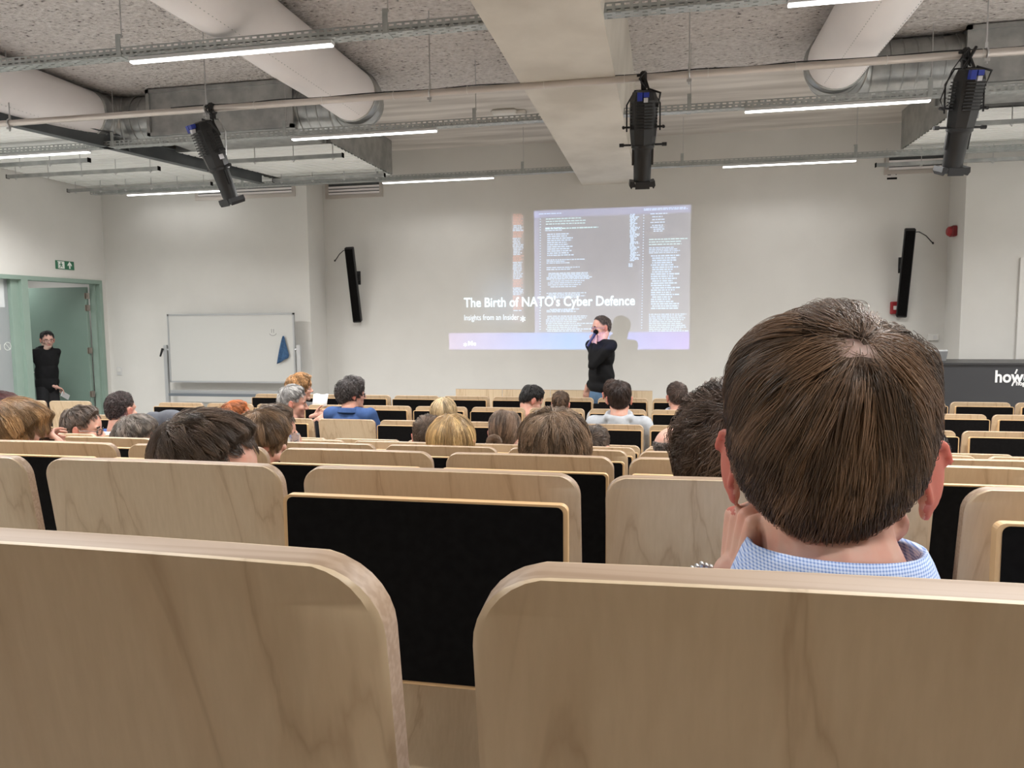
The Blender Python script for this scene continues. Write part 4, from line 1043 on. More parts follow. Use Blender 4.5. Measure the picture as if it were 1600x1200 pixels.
def make_hair(root, M4, style, col, n_str, rad, whorl=(.02, -.55, .8), wide=1.0, curl=0, lift=.004, clump=.7, seed=1, part=None, length=None, extra=None, drop=0, cap_dark=1.0, ng=None, scalp=None):
    st = STY[style]; rg = np.random.default_rng(seed); mats = hair_mat(col)
    # close-fitting cap
    nu, nv = 56, 36; vs = []; fs = []
    for i in range(nv+1):
        el = math.pi/2-math.pi*i/nv*.93
        for j in range(nu):
            az = 2*math.pi*j/nu; d = Vector((math.cos(el)*math.sin(az), math.cos(el)*math.cos(az), math.sin(el)))
            t, k = hair_t(d, st); t = t*.62 if t > 0 else t
            nz = (.0022*math.sin(az*9+seed+2*math.sin(el*5))*math.sin(el*7+seed*2)+.0012*math.sin(az*23+seed))*(1 if t > 0 else 0)
            vs.append(M4 @ (HC+d*(skull_r(d, wide)+t+nz)))
    for i in range(nv):
        for j in range(nu): a = i*nu+j; c = i*nu+(j+1) % nu; fs.append((a, a+nu, c+nu, c))
    b = MB(); b.add(vs, fs); Wn = Vector(whorl).normalized(); cm_ = [mats[0]]
    if scalp:
        cm_.append(scalp)
        for fi, f_ in enumerate(b.f):
            c_ = sum((M4.inverted() @ b.v[q] if isinstance(b.v[q], Vector) else M4.inverted() @ Vector(b.v[q]) for q in f_), Vector())/len(f_)-HC
            if c_.normalized().dot(Wn) > math.cos(R(7.5)): b.m[fi] = 1
    b.build('hair', cm_, root, smooth='all', fixn=False)
    # strands combed away from the crown whorl
    W = Vector(whorl).normalized(); pts = []; NP = 16 if curl > .008 else 7 if n_str < 6000 else 9
    dirs = []
    while len(dirs) < n_str:
        v = rg.normal(size=3); v /= np.linalg.norm(v); d = Vector(v)
        t, k = hair_t(d, st)
        if scalp and d.dot(Vector(whorl).normalized()) > math.cos(R(3.2+rg.uniform(-3, 5))): continue
        if k > .25 and not (style == 'bald' and math.degrees(math.asin(d.z)) > 26): dirs.append(d)
    guides = [dirs[i] for i in range(0, len(dirs), max(6, len(dirs)//(ng or 160)))]
    G = np.array([tuple(g) for g in guides]); Dn = np.array([tuple(d) for d in dirs]); near = np.argmax(Dn @ G.T, axis=1)
    Ls = length or st['L']
    grand = rg.uniform(-1, 1, (len(guides), 4))
    def path(d, L_, off, rnd, ph):
        topk_ = smooth01((d.z+.4)/.8)
        ax = W.cross(d)
        if ax.length < 1e-3: ax = Vector((1, 0, 0))
        ax.normalize(); ax = (ax + Vector((rnd[0], rnd[1], rnd[2]))*.12).normalized()
        if part is not None:      # falls sideways from a parting
            sx = 1 if d.x > part else -1
            ax = (ax*.4+Vector((0, sx*1.0, 0))*.9*(1 if d.z > .2 else .3)).normalized() if d.y > -.6 else ax
        out = []; ang = L_/.105
        for i in range(NP):
            s = i/(NP-1); q = Matrix.Rotation(ang*s, 3, ax) @ d
            t, k = hair_t(q, st)
            r_ = skull_r(q, wide)+max(t, .001)*(off+(1-off)*s*.6)*(1+.30*rnd[3]*topk_)+lift*math.sin(s*2.4)*(.3+.7*(ph % 1))
            if curl: 
                pass
            p = HC+q*r_
            if curl:
                an = 2*math.pi*(s*L_/(.05 if drop else .034)+ph); am = curl*min(1, s*2.5)*.8; p = p+ax*(am*math.cos(an))+Vector((0, 0, 1)).lerp(q, .5)*(am*math.sin(an))
            if p.z < -.02 and drop: p.z -= drop*s
            out.append(p)
        return out
    tints = []
    gp = [path(g, Ls*(.9+.2*grand[i][3]), .9, grand[i], (i*.37) % 1) for i, g in enumerate(guides)]
    for i, d in enumerate(dirs):
        rn = rg.uniform(-1, 1, 4); g = near[i]
        topk = smooth01((d.z+.3)/.8); fade = .35+.65*topk if style in ('short', 'main') else 1
        tints.append(.5+.5*grand[g][1])
        rr_ = rn*.5+grand[g]*.5; rr_[3] = grand[g][3]*.9
        p = path(d, Ls*fade*(.75+.35*rn[3]), rg.uniform(.55, 1.0), rr_, rg.random() if not curl else (g*.37) % 1+.1*rn[0])
        gg = gp[g]
        for j in range(NP):
            s = j/(NP-1); f = clump*s*s*fade
            pts.append(tuple(M4 @ (p[j].lerp(gg[j]+(Vector((rn[0], rn[1], rn[2]))*.0022), f))))
    if extra: 
        for pl in extra(rg, NP): pts += [tuple(M4 @ p) for p in pl]
    ns = len(pts)//NP; tints += [.5]*(ns-len(tints)); hc = bpy.data.hair_curves.new('hair_strands'); hc.add_curves([NP]*ns)
    arr = np.array(pts, dtype=np.float32)
    hc.attributes['position'].data.foreach_set('vector', arr.ravel())
    ra = hc.attributes.get('radius') or hc.attributes.new('radius', 'FLOAT', 'POINT')
    prof = np.interp(np.linspace(0, 1, NP), [0, .6, 1], [1, .9, .25])*rad
    ra.data.foreach_set('value', np.tile(prof, ns).astype(np.float32))
    ta = hc.attributes.new('tint', 'FLOAT', 'CURVE'); ta.data.foreach_set('value', np.array(tints, dtype=np.float32))
    hc.materials.append(mats[1])
    o = bpy.data.objects.new('hair_strands', hc); COL.objects.link(o); o.parent = root; o['kind'] = 'stuff'

def glasses(root, M4, col='dark', round_=False, ear=0):
    if 'gl'+col not in M: M['gl'+col] = new_mat('spectacle frame '+col, {'dark': (.012, .012, .013), 'metal': (.30, .27, .24), 'projector_tint': (.16, .10, .24)}[col], .3)  # the speaker's frame has the projector's purple light put into its colour
    b = MB()
    for s in (-1, 1):
        ps = []
        for a in np.linspace(0, 2*math.pi, 17):
            x = .023*math.cos(a); z = (.021 if round_ else .016)*math.sin(a)
            if not round_: x = math.copysign(abs(math.cos(a))**.6*.024, math.cos(a)); z = math.copysign(abs(math.sin(a))**.6*.016, math.sin(a))
            ps.append(M4 @ Vector((s*.032+x, .098-.012*abs((s*.032+x)/.055)**2, .002+z)))
        b.tube(ps, .0016 if col == 'metal' else .0024, 6)
        b.tube([M4 @ Vector(q) for q in ((s*.056, .087, .006), (s*.070, .075, .010), (s*.0805, .0, .012+ear), (s*.082, -.015, .004+ear))], .0018, 6)
    b.tube([M4 @ Vector(q) for q in ((-.010, .100, .006), (0, .104, .009), (.010, .100, .006))], .0018, 6)
    b.build('glasses', M['gl'+col], root, smooth=True)
M['eyewhite'] = new_mat('eye white', (.36, .33, .31), .3); M['iris'] = new_mat('iris', (.05, .035, .025), .2)

def person(label, px, py, Yh, yaw=0, pitch=0, roll=0, style='short', hair=(.08, .05, .03), skin=(.56, .33, .25), shirt=(.1, .1, .12), top=None, glass=None,
           hands=None, beard=None, n_str=2600, rad=.0007, floor=0, standing=False, X=None, body_yaw=0, voxel=.0065, whorl=(.02, -.55, .8), curl=0, clump=.7, lift=.006,
           hood=False, collar=None, wide=1.0, ear=0, earmat='ear skin', seat_y=None, group='seated listeners', extra=None, part=None, length=None, sleeve=True, drop=0, shirtname=None,
           check=False, slim=1.0, ttop=None, hs=1.04, torso_dy=0, head_only_z=None, neck=.122, earscale=1.0, trousers=(.05, .055, .07), ng=None, scalp=False, shdrop=0, hem=-.01):
    st = STY[style]; t_ = st['top'] if ttop is None else ttop
    P = at(px, py, 'Y', Yh) if X is None else at(px, py, 'X', X)
    ry = Matrix.Rotation(-R(yaw), 3, 'Z') @ Matrix.Rotation(-R(pitch), 3, 'X') @ Matrix.Rotation(R(roll), 3, 'Y')
    hz = (.035+.088+t_*.9)*hs
    H = P-Vector((0, 0, 1))*hz*math.cos(R(pitch)*.6)
    root = empty('person', (H.x, H.y-.05, floor), label, 'person', group)
    T0 = Vector((H.x, H.y-.05, floor)); Hl = H-T0
    MH = MX(ry, Hl) @ Matrix.Scale(hs, 4)
    sk = Sk(); head_shapes(sk, MH, ear, wide, earscale)
    # neck, shoulders, arms
    by = Matrix.Rotation(-R(body_yaw), 3, 'Z')
    neck0 = MH @ Vector((0, -.022, -.045)); C7 = Hl+Vector((0, -.045+torso_dy, -neck)); C7 = Vector((C7.x, C7.y, C7.z))
    nr = .058*slim
    sk.chain([(neck0, nr), (neck0.lerp(C7, .5)+Vector((0, -.002, 0)), nr*.99), (C7, nr*1.08)], n=18)
    sh = [C7+by @ Vector((s*.165*slim, .0, -.055-shdrop)) for s in (-1, 1)]
    for q in sh: sk.cap(C7+Vector((0, 0, -.02)), .045, q, .042)
    hipz = .53 if not standing else .95
    hip = Vector((0, .06 if not standing else .0, hipz)); chest = C7+Vector((0, .015, -.16))
    sk.ell(chest, (.135*slim, .095, .14), None, by); sk.cap(chest, .10, hip+Vector((0, 0, .05)), .10)
    elbows = []; wrists = []
    for i, s in enumerate((-1, 1)):
        hd = (hands or {}).get('LR'[i])
        if hd:
            if 'px' in hd: Wp = at(hd['px'][0], hd['px'][1], 'Y', hd['Y'])-T0 if X is None else at(hd['px'][0], hd['px'][1], 'X', X+hd.get('dX', 0))-T0
            else: Wp = Hl+Vector(hd['d'])
        else: Wp = sh[i]+by @ Vector((-s*.03, .33, -.24)) if not standing else sh[i]+Vector((s*.06, .08, -.52))
        d = Wp-sh[i]; L1, L2 = .29, .25; D_ = min(d.length, L1+L2-.01); dn = d.normalized(); a = (L1*L1-L2*L2+D_*D_)/(2*D_); hh = math.sqrt(max(0, L1*L1-a*a))
        pole = Vector(hd['pole']) if hd and 'pole' in hd else by @ Vector((s*.35, -.25, -1))
        pole = (pole-dn*pole.dot(dn)).normalized(); El = sh[i]+dn*a+pole*hh; Wr = sh[i]+dn*D_
        elbows.append(El); wrists.append(Wr)
        sk.chain([(sh[i], .046*slim), (El, .036), (El.lerp(Wr, .3), .037), (Wr, .024)])
        fwd = Vector(hd['dir']).normalized() if hd and 'dir' in hd else (Wr-El).normalized()
        pn = Vector(hd['palm']) if hd and 'palm' in hd else Vector((-s*.5, 0, -1))
        zax = -(pn-fwd*pn.dot(fwd)).normalized(); xax = fwd.cross(zax).normalized()
        Mh = Matrix((xax, fwd, zax)).transposed().to_4x4(); Mh.translation = Wr
        # thumb side: towards the body's middle when the palm faces down
        hand_shapes(sk, Mh, -s if not (hd and hd.get('flip')) else s, curl=(hd or {}).get('curl', 22), fcurl=(hd or {}).get('fcurl'), thumb=(hd or {}).get('thumb', 14), sc=(hd or {}).get('sc', 1.0))
    me = sk.mesh(voxel, 3 if voxel > .004 else 2)
    for q in (skin_mat('%.2f%.2f' % (skin[0], skin[1]), skin), FACE['lips'], FACE[earmat], FACE['eyebrow'], FACE['shaved beard'] if beard == 'full' else FACE['stubble']): me.materials.append(q)
    # colour areas of the face
    inv = MH.inverted(); nP = len(me.polygons); cen = np.empty(nP*3, dtype=np.float32); me.polygons.foreach_get('center', cen); cen = cen.reshape(-1, 3)
    A = np.array(inv); loc = cen @ A[:3, :3].T + A[:3, 3]; x, y, z = loc[:, 0], loc[:, 1], loc[:, 2]; ax = np.abs(x)
    mi = np.zeros(nP, dtype=np.int32); near = (z > -.13) & (z < .14) & (ax < .12) & (np.abs(y) < .13)
    if beard:
        mi[near & (y > .005) & (z < -.018-.25*np.maximum(0, .06-y)) & (z > -.125) & ~((ax < .022) & (z > -.038)) & ~((z > -.03) & (ax < .04)) ] = 4
        mi[near & (y > .075) & (ax < .025) & (z < -.032) & (z > -.048)] = 4
    mi[near & (y > .084) & (ax < .021) & (z < -.045) & (z > -.066)] = 1
    mi[near & (ax > .0815*wide-.002) & (y < .02) & (y > -.05) & (z > -.05) & (z < .06)] = 2
    mi[near & (y > .068) & (ax > .012) & (ax < .045) & (z > .021) & (z < .031)] = 3
    me.polygons.foreach_set('material_index', mi)
    bo = bpy.data.objects.new('body', me); COL.objects.link(bo); bo.parent = root
    # eyes
    for s in (-1, 1):
        b = MB(); k = Sk(); k.ell((s*.031, .0735, .001), (.0115, .0115, .0085), MH, n=12, mr=8); b.v = k.b.v; b.f = k.b.f; eo = b.build('eye', M['eyewhite'], root, smooth='all')
        b = MB(); k = Sk(); k.ell((s*.031, .0838, .001), (.0052, .002, .0052), MH, n=10, mr=6); b.v = k.b.v; b.f = k.b.f; b.build('iris', M['iris'], eo, smooth='all')
    # clothes: torso and sleeves, closed at neck, cuffs and hem
    if top is None: top = 'sweater'
    ck = Sk(); o_ = .016
    ck.cap(C7+Vector((0, .004, -.022-shdrop*.5)), .066*slim, C7+Vector((0, 0, -.06-shdrop*.5)), .074*slim, 18)
    for q in sh: ck.cap(C7+Vector((0, 0, -.035-shdrop*.6)), .056, q, .062, 14)
    ck.ell(chest+Vector((0, -.005, 0)), (.172*slim, .118, .175), None, by, 20, 12)
    ck.ell(hip.lerp(chest, .42 if hem < 0 else .5), (.165*slim, .118, .22), None, by, 20, 12)
    ck.ell(hip+Vector((0, 0, .04 if not standing else hem)), (.165*slim, .12, .12 if not standing else (.10 if hem > 0 else .16)), None, by, 20, 12)
    if sleeve:
        for i in range(2):
            ck.chain([(sh[i], .062*slim), (sh[i].lerp(elbows[i], .5), .056*slim), (elbows[i], .048), (elbows[i].lerp(wrists[i], .35), .046), (elbows[i].lerp(wrists[i], .90), .033)], n=14)
    if hood:
        hb = C7+Vector((0, -.03, .0))
        pts = []
        for a in (-70, -35, 0, 35, 70, 110, 180-70): pass
        ring_ = [(C7+by @ Vector((.092*math.sin(R(a)), -.015-.07*math.cos(R(a)), .012-.02*math.cos(R(a))+.012*(abs(a) > 100))), .030 if abs(a) < 80 else .018) for a in range(-140, 141, 28)]
        ck.chain(ring_, n=10); ck.ell(C7+by @ Vector((0, -.085, -.055)), (.085, .035, .075), None, by)
    sm = ck.mesh(.010 if voxel > .005 else .007, 4)
    # soft folds
    nv_ = len(sm.vertices); co = np.empty(nv_*3, dtype=np.float32); sm.vertices.foreach_get('co', co); co = co.reshape(-1, 3); nr_ = np.empty(nv_*3, dtype=np.float32); sm.vertices.foreach_get('normal', nr_); nr_ = nr_.reshape(-1, 3)
    f = .0035*np.sin(co[:, 2]*38+np.sin(co[:, 0]*21+co[:, 1]*13)*2.2)*np.sin(co[:, 0]*17+co[:, 2]*9+1)
    sm.vertices.foreach_set('co', (co+nr_*f[:, None]).ravel())
    nm = shirtname or 'cloth %.2f %.2f %.2f' % shirt
    sm.materials.append(cloth_mat(nm, shirt, check=check)); so = bpy.data.objects.new(top, sm); COL.objects.link(so); so.parent = root
    if collar:
        b = MB(); nseg = 36; vs = []; fs = []
        prof = [(.066, -.055), (.069, -.02), (.072, -.003), (.077, .000), (.082, -.010), (.091, -.034), (.093, -.040), (.090, -.040), (.080, -.018)]
        op = R(28)
        for i in range(nseg+1):
            a = -math.pi/2 + op/2 + (2*math.pi-op)*i/nseg - math.pi  # opening at the front (+Y)
            for r_, h_ in prof:
                vs.append(C7+by @ Vector((r_*slim*math.cos(a), r_*slim*math.sin(a)*1.0+.004, h_+(collar if isinstance(collar, float) else .0)+.012*math.sin(a)*-1*.5)))
        np_ = len(prof)
        for i in range(nseg):
            for j in range(np_-1): a = i*np_+j; fs.append((a, a+1, a+np_+1, a+np_))
        b.add(vs, fs); cm = M['collarwhite'] if collar == 'white' else cloth_mat(nm, shirt, check=check)
        b.build('shirt_collar', cm, so, smooth='all', fixn=False)
    # trousers
    lk = Sk()
    for s in (-1, 1):
        if standing: lk.chain([(hip+by @ Vector((s*.070, 0, .0)), .088), (hip+by @ Vector((s*.09, .01, -.42)), .068), (by @ Vector((s*.10, -.01, .09)), .052)]); lk.ell(hip+Vector((0, 0, .01)), (.148, .108, .13), None, by)
        else:
            y1 = .34; lk.chain([(hip+Vector((s*.09, 0, .02)), .09), (hip+Vector((s*.10, y1-.04, .03)), .062), (Vector((s*.10, y1, .09)), .048)])
    tm = lk.mesh(.014, 3); tm.materials.append(cloth_mat('trousers %.2f' % trousers[2], trousers)); to = bpy.data.objects.new('trousers', tm); COL.objects.link(to); to.parent = root
    for s in (-1, 1):
        k = Sk(); p = by @ Vector((s*.10, -.01, 0)) if standing else Vector((s*.10, .34, 0)); k.ell(p+(by if standing else Matrix.Identity(3)) @ Vector((0, .05, .04)), (.046, .13, .036), None, by if standing else None); k.cap(p+Vector((0, 0, .05)), .045, p+Vector((0, 0, .09)), .042)
        sh_ = k.mesh(.012, 2); sh_.materials.append(M['blackmetal']); s2 = bpy.data.objects.new('shoe', sh_); COL.objects.link(s2); s2.parent = root; s2.location.z = .0
    make_hair(root, MH, style, hair, n_str, rad, whorl, wide, curl, lift, clump, seed=int(px)+3, extra=extra, part=part, length=length, drop=drop, ng=ng, scalp=M['scalp'] if scalp else None)
    if glass: glasses(root, MH, glass[0], glass[1], ear)
    return root, MH, T0, wrists

M['collarwhite'] = new_mat('white collar', (.68, .69, .72), .8)
def rf(k): return rowF(k)
BR = (.075, .047, .030); DB = (.035, .022, .016); BLK = (.014, .011, .010)
# --- the listener straight ahead
def whorl_strays(rg, NP):
    out = []
    for _ in range(60):
        a = rg.uniform(0, 2*math.pi); d0 = Vector((rg.normal()*.35+.15, rg.normal()*.35-.2, 1)).normalized(); q = HC+d0*(skull_r(d0)+.018); dr = Vector((math.cos(a), math.sin(a), rg.uniform(.0, .8))).normalized(); ln = rg.uniform(.012, .035)
        out.append([q+dr*ln*(i/(NP-1))+Vector((0, 0, -.5*ln*(i/(NP-1))**2)) for i in range(NP)])
    return out
p_, MH_, T0_, wr_ = person('large brown haired listener right ahead with flushed ears and a light blue checked shirt', 1298, 487, .80, yaw=13, pitch=1, neck=.090, style='main', hair=(.125, .076, .046), skin=(.62, .37, .28),
    shirt=(.35, .45, .75), check=True, shirtname='blue gingham', shdrop=.035, collar=.026, ng=420, scalp=True, n_str=26000, rad=.00030, floor=rf(0)-.1355, voxel=.0030, ear=-.002, hs=1.07, earscale=1.1, earmat='flushed ear', whorl=(.22, -.62, .76),
    clump=.55, lift=.004, extra=whorl_strays, hands={'L': dict(px=(1148, 922), Y=.80, dir=(.10, .05, 1), palm=(1, .25, 0), curl=66, thumb=34, pole=(-.6, .3, -1), sc=1.0)}, wide=1.03, slim=1.05)
b = MB()   # wrist watch link just above the backrest
q = at(1096, 885, 'Y', .80)-T0_
for i in range(5): b.box(q+Vector((-.010+i*.005, .002*i, -.002*abs(i-2))), (.0045, .010, .006), Matrix.Rotation(R(20), 3, 'Y'), bev=.001)
b.build('watch_bracelet', M['steel'], p_)

S2 = dict(n_str=7000, rad=.00045, voxel=.0045)
S3 = dict(n_str=5000, rad=.0005, voxel=.005)
S5 = dict(n_str=2600, rad=.0008, voxel=.0065)
S7 = dict(n_str=1700, rad=.0011, voxel=.007)
person('dark haired man with round wire glasses leaning right in the second row, left', 316, 641, 1.40, yaw=74, pitch=12, style='short', hair=(.105, .072, .052), glass=('dark', True), floor=rf(1), shirt=(.10, .11, .13), whorl=(.1, -.75, .62), body_yaw=20, hs=1.08, **S2)
person('listener with long wild dark curls partly hidden by the big head', 1148, 606, 1.42, yaw=-6, style='long', hair=(.085, .055, .040), floor=rf(1), shirt=(.03, .03, .035), curl=.010, lift=.024, clump=.92, ng=240, drop=.05, wide=1.04, hs=.98, n_str=9000, rad=.00055, voxel=.005)
person('blond brown haired man at the left edge, chin on clasped hands', 24, 628, 2.26, yaw=70, pitch=8, style='mop', hair=(.30, .18, .085), glass=('metal', False), floor=rf(2), shirt=(.08, .09, .12), body_yaw=30, ttop=.022,
       hands={'L': dict(px=(98, 700), Y=2.36, dir=(-.75, .1, .55), palm=(-.3, -.8, -.3), curl=45, pole=(.3, .5, -1)), 'R': dict(px=(100, 706), Y=2.28, dir=(-.8, .1, .45), palm=(-.2, .8, .2), curl=50, pole=(.3, .5, -1))}, **S3)
person('young listener with a brown bowl of hair beside the round glasses man', 404, 645, 2.24, yaw=38, pitch=22, style='mop', hair=(.17, .105, .058), floor=rf(2), shirt=(.05, .05, .06), hs=.84, ttop=.02, wide=.88, **S3)
person('listener with a broad messy brown head of hair in the third row', 866, 640, 2.26, yaw=0, pitch=2, style='mop', hair=(.19, .125, .078), floor=rf(2), shirt=(.12, .10, .09), curl=.003, lift=.012, wide=1.06, hs=1.0, clump=.8, whorl=(-.02, -.3, .95), n_str=6500, rad=.0006, voxel=.0055)
person('shaven headed listener peeking out behind the flushed right ear', 1430, 657, 2.26, yaw=-8, style='shaved', hair=(.055, .042, .038), floor=rf(2), shirt=(.06, .06, .07), n_str=3500, rad=.0005, voxel=.0055)
person('grey brown haired man with glasses, face turned right, fourth row left', 210, 649, 3.10, yaw=64, pitch=14, style='short', hair=(.15, .125, .105), glass=('dark', False), floor=rf(3), shirt=(.2, .2, .22), body_yaw=20, **S5)
person('brown haired man in thick black glasses with a hand at his mouth', 424, 632, 3.10, yaw=62, pitch=6, style='short', hair=(.12, .083, .058), glass=('dark', False), floor=rf(3), shirt=(.03, .03, .035), body_yaw=25, hs=1.08,
       hands={'R': dict(px=(468, 706), Y=3.2, dir=(-.35, .1, 1), palm=(-.9, .2, 0), curl=25, pole=(.4, .6, -1))}, **S5)
person('listener with straight golden blonde hair seen from behind', 705, 645, 3.10, style='long', hair=(.52, .35, .17), floor=rf(3), shirt=(.25, .22, .2), clump=.25, lift=.001, drop=.03, wide=1.05, whorl=(0, -.25, .97), n_str=4500, rad=.0007, voxel=.0065)
person('balding listener with a grey fringe right of centre', 1051, 668, 3.10, yaw=-20, style='bald', hair=(.13, .11, .10), skin=(.60, .38, .30), floor=rf(3), shirt=(.15, .15, .17), ttop=.0, **S5)
person('listener with dark red braids at the left edge', -2, 612, 3.95, yaw=40, style='mop', hair=(.07, .018, .018), floor=rf(4), shirt=(.05, .05, .05), **S5)
person('bearded brown haired man with glasses looking right, fifth row left', 127, 634, 3.97, yaw=64, pitch=5, style='short', hair=(.085, .060, .046), beard='full', glass=('dark', False), floor=rf(4), shirt=(.06, .07, .09), body_yaw=25, hs=1.12, **S5)
person('small brown head in front of the blonde, turned away', 668, 648, 3.97, yaw=-8, style='short', hair=(.10, .066, .045), floor=rf(4), shirt=(.1, .1, .1), whorl=(.1, -.8, .5), hs=.98, **S5)
def bun(rg, NP):
    out = []
    c = Vector((-.03, -.135, -.008))
    for _ in range(900):
        a = rg.uniform(0, 2*math.pi); b_ = rg.uniform(0, 2*math.pi); Rr = .025; rr = .018*rg.uniform(.7, 1); pl = []
        for i in range(NP):
            t = a+i*.32; q = b_+i*.5; pl.append(c+Vector(((Rr+rr*math.cos(q))*math.cos(t), rr*math.sin(q)*.8, (Rr+rr*math.cos(q))*math.sin(t))))
        out.append(pl)
    return out
person('listener with brown hair tied in a low bun', 789, 643, 3.97, style='short', hair=(.17, .108, .070), floor=rf(4), shirt=(.3, .28, .27), extra=bun, whorl=(0, .6, .8), length=.11, clump=.3, n_str=3200, rad=.0007, voxel=.0065, ttop=.014)
person('small short haired brown head right of the messy hair', 929, 665, 3.97, yaw=18, style='short', hair=(.085, .060, .045), floor=rf(4), shirt=(.1, .1, .12), hs=.95, whorl=(.1, -.8, .5), **S5)
person('crew cut man seen from behind in a blue jumper with white collar', 187, 612, 4.35, yaw=4, style='crop', hair=(.045, .030, .028), floor=0, shirt=(.08, .16, .42), collar='white', hs=1.04, n_str=3000, rad=.0008, voxel=.0065)
person('red haired listener facing right near the whiteboard', 368, 626, 4.9, yaw=58, style='short', hair=(.34, .11, .035), skin=(.62, .37, .28), floor=0, shirt=(.1, .1, .1), body_yaw=20, **S5)
person('grey haired man in black leaning right and gesturing with open hands', 456, 602, 5.75, yaw=62, pitch=6, style='short', hair=(.30, .29, .28), floor=0, shirt=(.015, .015, .017), body_yaw=45, hs=1.16,
       hands={'L': dict(px=(492, 650), Y=6.0, dir=(.95, .2, .25), palm=(-.2, -1, .2), curl=12, pole=(0, .2, -1)), 'R': dict(px=(497, 656), Y=5.85, dir=(.9, .1, .5), palm=(0, -.7, .6), curl=10, pole=(0, .2, -1))}, **S7)
person('curly dark haired man in a blue jacket with black glasses', 549, 589, 5.72, yaw=48, style='mop', hair=(.055, .046, .045), glass=('dark', False), floor=0, neck=.10, collar=.01, shirt=(.045, .088, .22), top='jacket', hood=False, curl=.009, lift=.008, clump=.9, body_yaw=10, ttop=.026, hs=1.06, slim=1.12, **S7)
person('listener with a light blonde bob behind the golden blonde', 693, 620, 5.72, style='long', hair=(.50, .38, .23), floor=0, shirt=(.3, .3, .3), lift=.001, clump=.3, whorl=(0, -.2, .97), wide=1.05, n_str=2200, rad=.0010, voxel=.007)
person('dark haired listener in a light grey hoodie, head tipped back', 968, 595, 5.70, yaw=0, pitch=-10, style='short', hair=(.032, .018, .014), floor=0, shirt=(.42, .44, .47), hood=True, top='hoodie', whorl=(0, -.45, .85), hs=1.08, slim=1.15, ttop=.020, n_str=2500, rad=.001, voxel=.007, length=.07)
person('curly ginger blond listener behind the grey haired man', 468, 583, 6.55, yaw=60, style='mop', hair=(.36, .20, .085), floor=0, shirt=(.1, .1, .1), curl=.009, lift=.012, clump=.9, **S7)
person('black haired young man in black bowing his head to the right', 829, 601, 6.60, yaw=58, pitch=28, style='short', hair=(.012, .010, .010), skin=(.56, .34, .26), floor=0, shirt=(.012, .013, .018), ttop=.028, torso_dy=-.02, body_yaw=15, hs=1.08, **S7)
person('listener with short mid brown hair in the eighth row near the cabinets', 876, 611, 6.60, style='short', hair=(.11, .067, .042), floor=0, shirt=(.1, .1, .12), hs=.92, whorl=(.1, -.7, .6), **S7)
person('listener almost hidden behind the light grey hoodie', 958, 593, 6.60, yaw=-10, style='short', hair=(.055, .032, .024), floor=0, shirt=(.5, .5, .5), **S7)
person('brown haired listener in a pale hoodie, nearest to the dark curls of the front rows', 1058, 597, 6.60, yaw=-14, style='short', hair=(.065, .042, .033), floor=0, shirt=(.40, .43, .50), hood=True, top='hoodie', whorl=(0, -.8, .5), **S7)

# --- the speaker with the microphone
sp_, MHs, T0s, wrs = person('standing speaker in a black sweater and jeans holding a microphone', 940, 493.5, 8.02, yaw=-118, pitch=2, style='crop', hair=(.085, .065, .055), glass=('projector_tint', False), floor=0, standing=True, shirt=(.008, .008, .009), top='black_sweater', group='standing people',
    body_yaw=-135, slim=1.02, hem=.10, trousers=(.10, .17, .27), voxel=.006, n_str=2200, rad=.0008, hs=1.04,
    hands={'L': dict(px=(929, 536), Y=7.90, dir=(-.15, .15, 1), palm=(.3, .9, 0), curl=58, pole=(.5, -.5, -1), flip=True), 'R': dict(px=(917, 607), Y=8.12, dir=(-.1, 0, -1), palm=(.2, .9, 0), curl=18, pole=(.6, .2, .2))})
a_ = at(932, 517, 'Y', 7.90); c_ = at(918, 541, 'Y', 7.84); a_ = Vector(a_)
t = empty('microphone', c_, 'black handheld microphone with a blue end held by the speaker', 'microphone')
b = MB(); d = Vector(a_)-Vector(c_); b.tube([(0, 0, 0), d*.25, d*.82], [.014, .013, .018], 10); b.build('microphone_handle', new_mat('blue black handle', (.015, .018, .07), .4), t, smooth=True)
k = Sk(); k.ell(d*.92, (.028, .028, .028)); b = MB(); b.v = k.b.v; b.f = k.b.f; b.build('microphone_head', M['black'], t, smooth='all')
# --- the man in the doorway
dm = person('young man in a black hooded jacket and glasses standing in the green doorway', 73, 517, 8.72, yaw=125, X=-8.52, style='short', hair=(.012, .010, .010), skin=(.56, .36, .30), beard='stubble', glass=('dark', False), floor=0, standing=True, shirt=(.006, .006, .007), top='black_jacket', hood=True, group='standing people', neck=.11,
    body_yaw=100, slim=1.0, trousers=(.02, .02, .022), voxel=.006, n_str=2200, rad=.0009, hs=1.0, ttop=.02, curl=.002,
    hands={'L': dict(px=(83, 612), dX=-.1, dir=(0, .2, -1), curl=25, pole=(-.6, 0, -.2)), 'R': dict(px=(92, 612), dX=.15, dir=(.2, .8, -.4), curl=25, palm=(0, 0, -1), pole=(-.8, 0, -.3))})
p = at(102, 618, 'X', -8.36); b = MB(); b.box((0, 0, 0), (.012, .075, .15), Matrix.Rotation(R(60), 3, 'X'), bev=.003)
tag(b.build('phone', M['alu'], loc=p), 'small grey phone in the hand of the man in the doorway', 'phone')

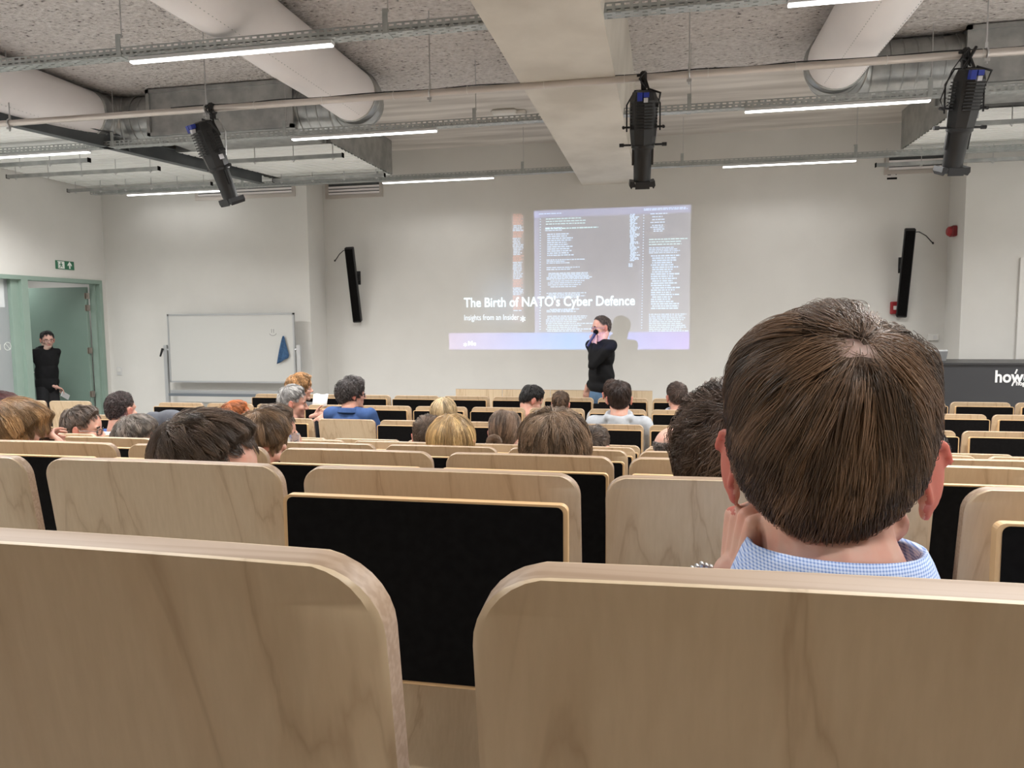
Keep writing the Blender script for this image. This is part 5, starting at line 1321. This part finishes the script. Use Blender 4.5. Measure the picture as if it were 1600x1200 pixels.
# ------------------------------------------------------------------ small things among the seats
def lump(name, pts, mat, voxel, loc, label, cat, **k):
    s_ = Sk()
    for p, r_ in pts: s_.ell(p, r_)
    me = s_.mesh(voxel, 5); me.materials.append(mat); o = bpy.data.objects.new(name, me); COL.objects.link(o); o.location = loc; return tag(o, label, cat)
q = at(262, 662, 'Y', 4.75)
lump('draped_coat', [((-.11, 0, 0), (.10, .06, .09)), ((.02, .01, .02), (.13, .06, .085)), ((.13, 0, -.03), (.09, .05, .08)), ((0, -.03, -.12), (.18, .05, .12))], cloth_mat('grey wool', (.10, .105, .12)), .012, q, 'dark grey coat heaped over a seat below the whiteboard', 'coat')
q = at(499, 626, 'Y', 6.35); b = MB(); n = 8; vs = []; fs = []
for i in range(n+1):
    for j in range(3): vs.append((-.075+.15*i/n, .01*math.sin(i*.6)+.02*j, -.055+.055*j+.006*math.sin(i)))
for i in range(n):
    for j in range(2): a = i*3+j; fs.append((a, a+3, a+4, a+1))
b.add(vs, fs); o = b.build('paper_sheet', M['paper'], loc=q, smooth='all', fixn=False); md = o.modifiers.new('s', 'SOLIDIFY'); md.thickness = .001; tag(o, 'white sheet of paper held up beside the grey haired man', 'paper')
q = at(946, 661, 'Y', 5.9); t = empty('laptop', (q.x+.03, 6.22, 1.02-.20), 'open black laptop in front of the light grey hoodie', 'laptop')
b = MB(); b.bb((-.17, -.12, -.008), (.17, .12, .008)); b.build('keyboard_base', M['blackmetal'], t); b = MB(); b.box((0, .15, .115), (.34, .01, .23), Matrix.Rotation(R(-15), 3, 'X'), bev=.003); b.build('screen', M['black'], t)
b = MB()
for i in range(4): b.box((-.14, .1425+.0, .06+i*.035), (.02, .002, .018), Matrix.Rotation(R(-15), 3, 'X'))
b.build('screen_icons', M['logo'], t)
q = at(448, 697, 'Y', 2.9); t = empty('drinking_glass', (q.x, 2.95, q.z-.03), 'small clear glass near the man with a hand at his mouth', 'glass')
M['glass'] = new_mat('clear glass', (.9, .95, 1), .05); M['glass'].node_tree.nodes['Principled BSDF'].inputs['Transmission Weight'].default_value = .9
b = MB(); b.tube([(0, 0, 0), (0, 0, .004), (0, 0, .075)], [.027, .028, .032], 16, caps=False); b.build('glass_wall', M['glass'], t, smooth=True)
q = at(84, 660, 'Y', 6.9); b = MB(); b.tube([(q.x-.08, 6.9, q.z+.18), (q.x-.04, 6.9, q.z+.10), (q.x-.02, 6.9, q.z)], .018, 8); b.bb((q.x-.15, 6.8, 0.0), (q.x+.15, 7.0, q.z), bev=.03)
tag(b.build('trolley_bag', M['black'], smooth=True), 'black bag with a strap standing beyond the bare left seats', 'bag')
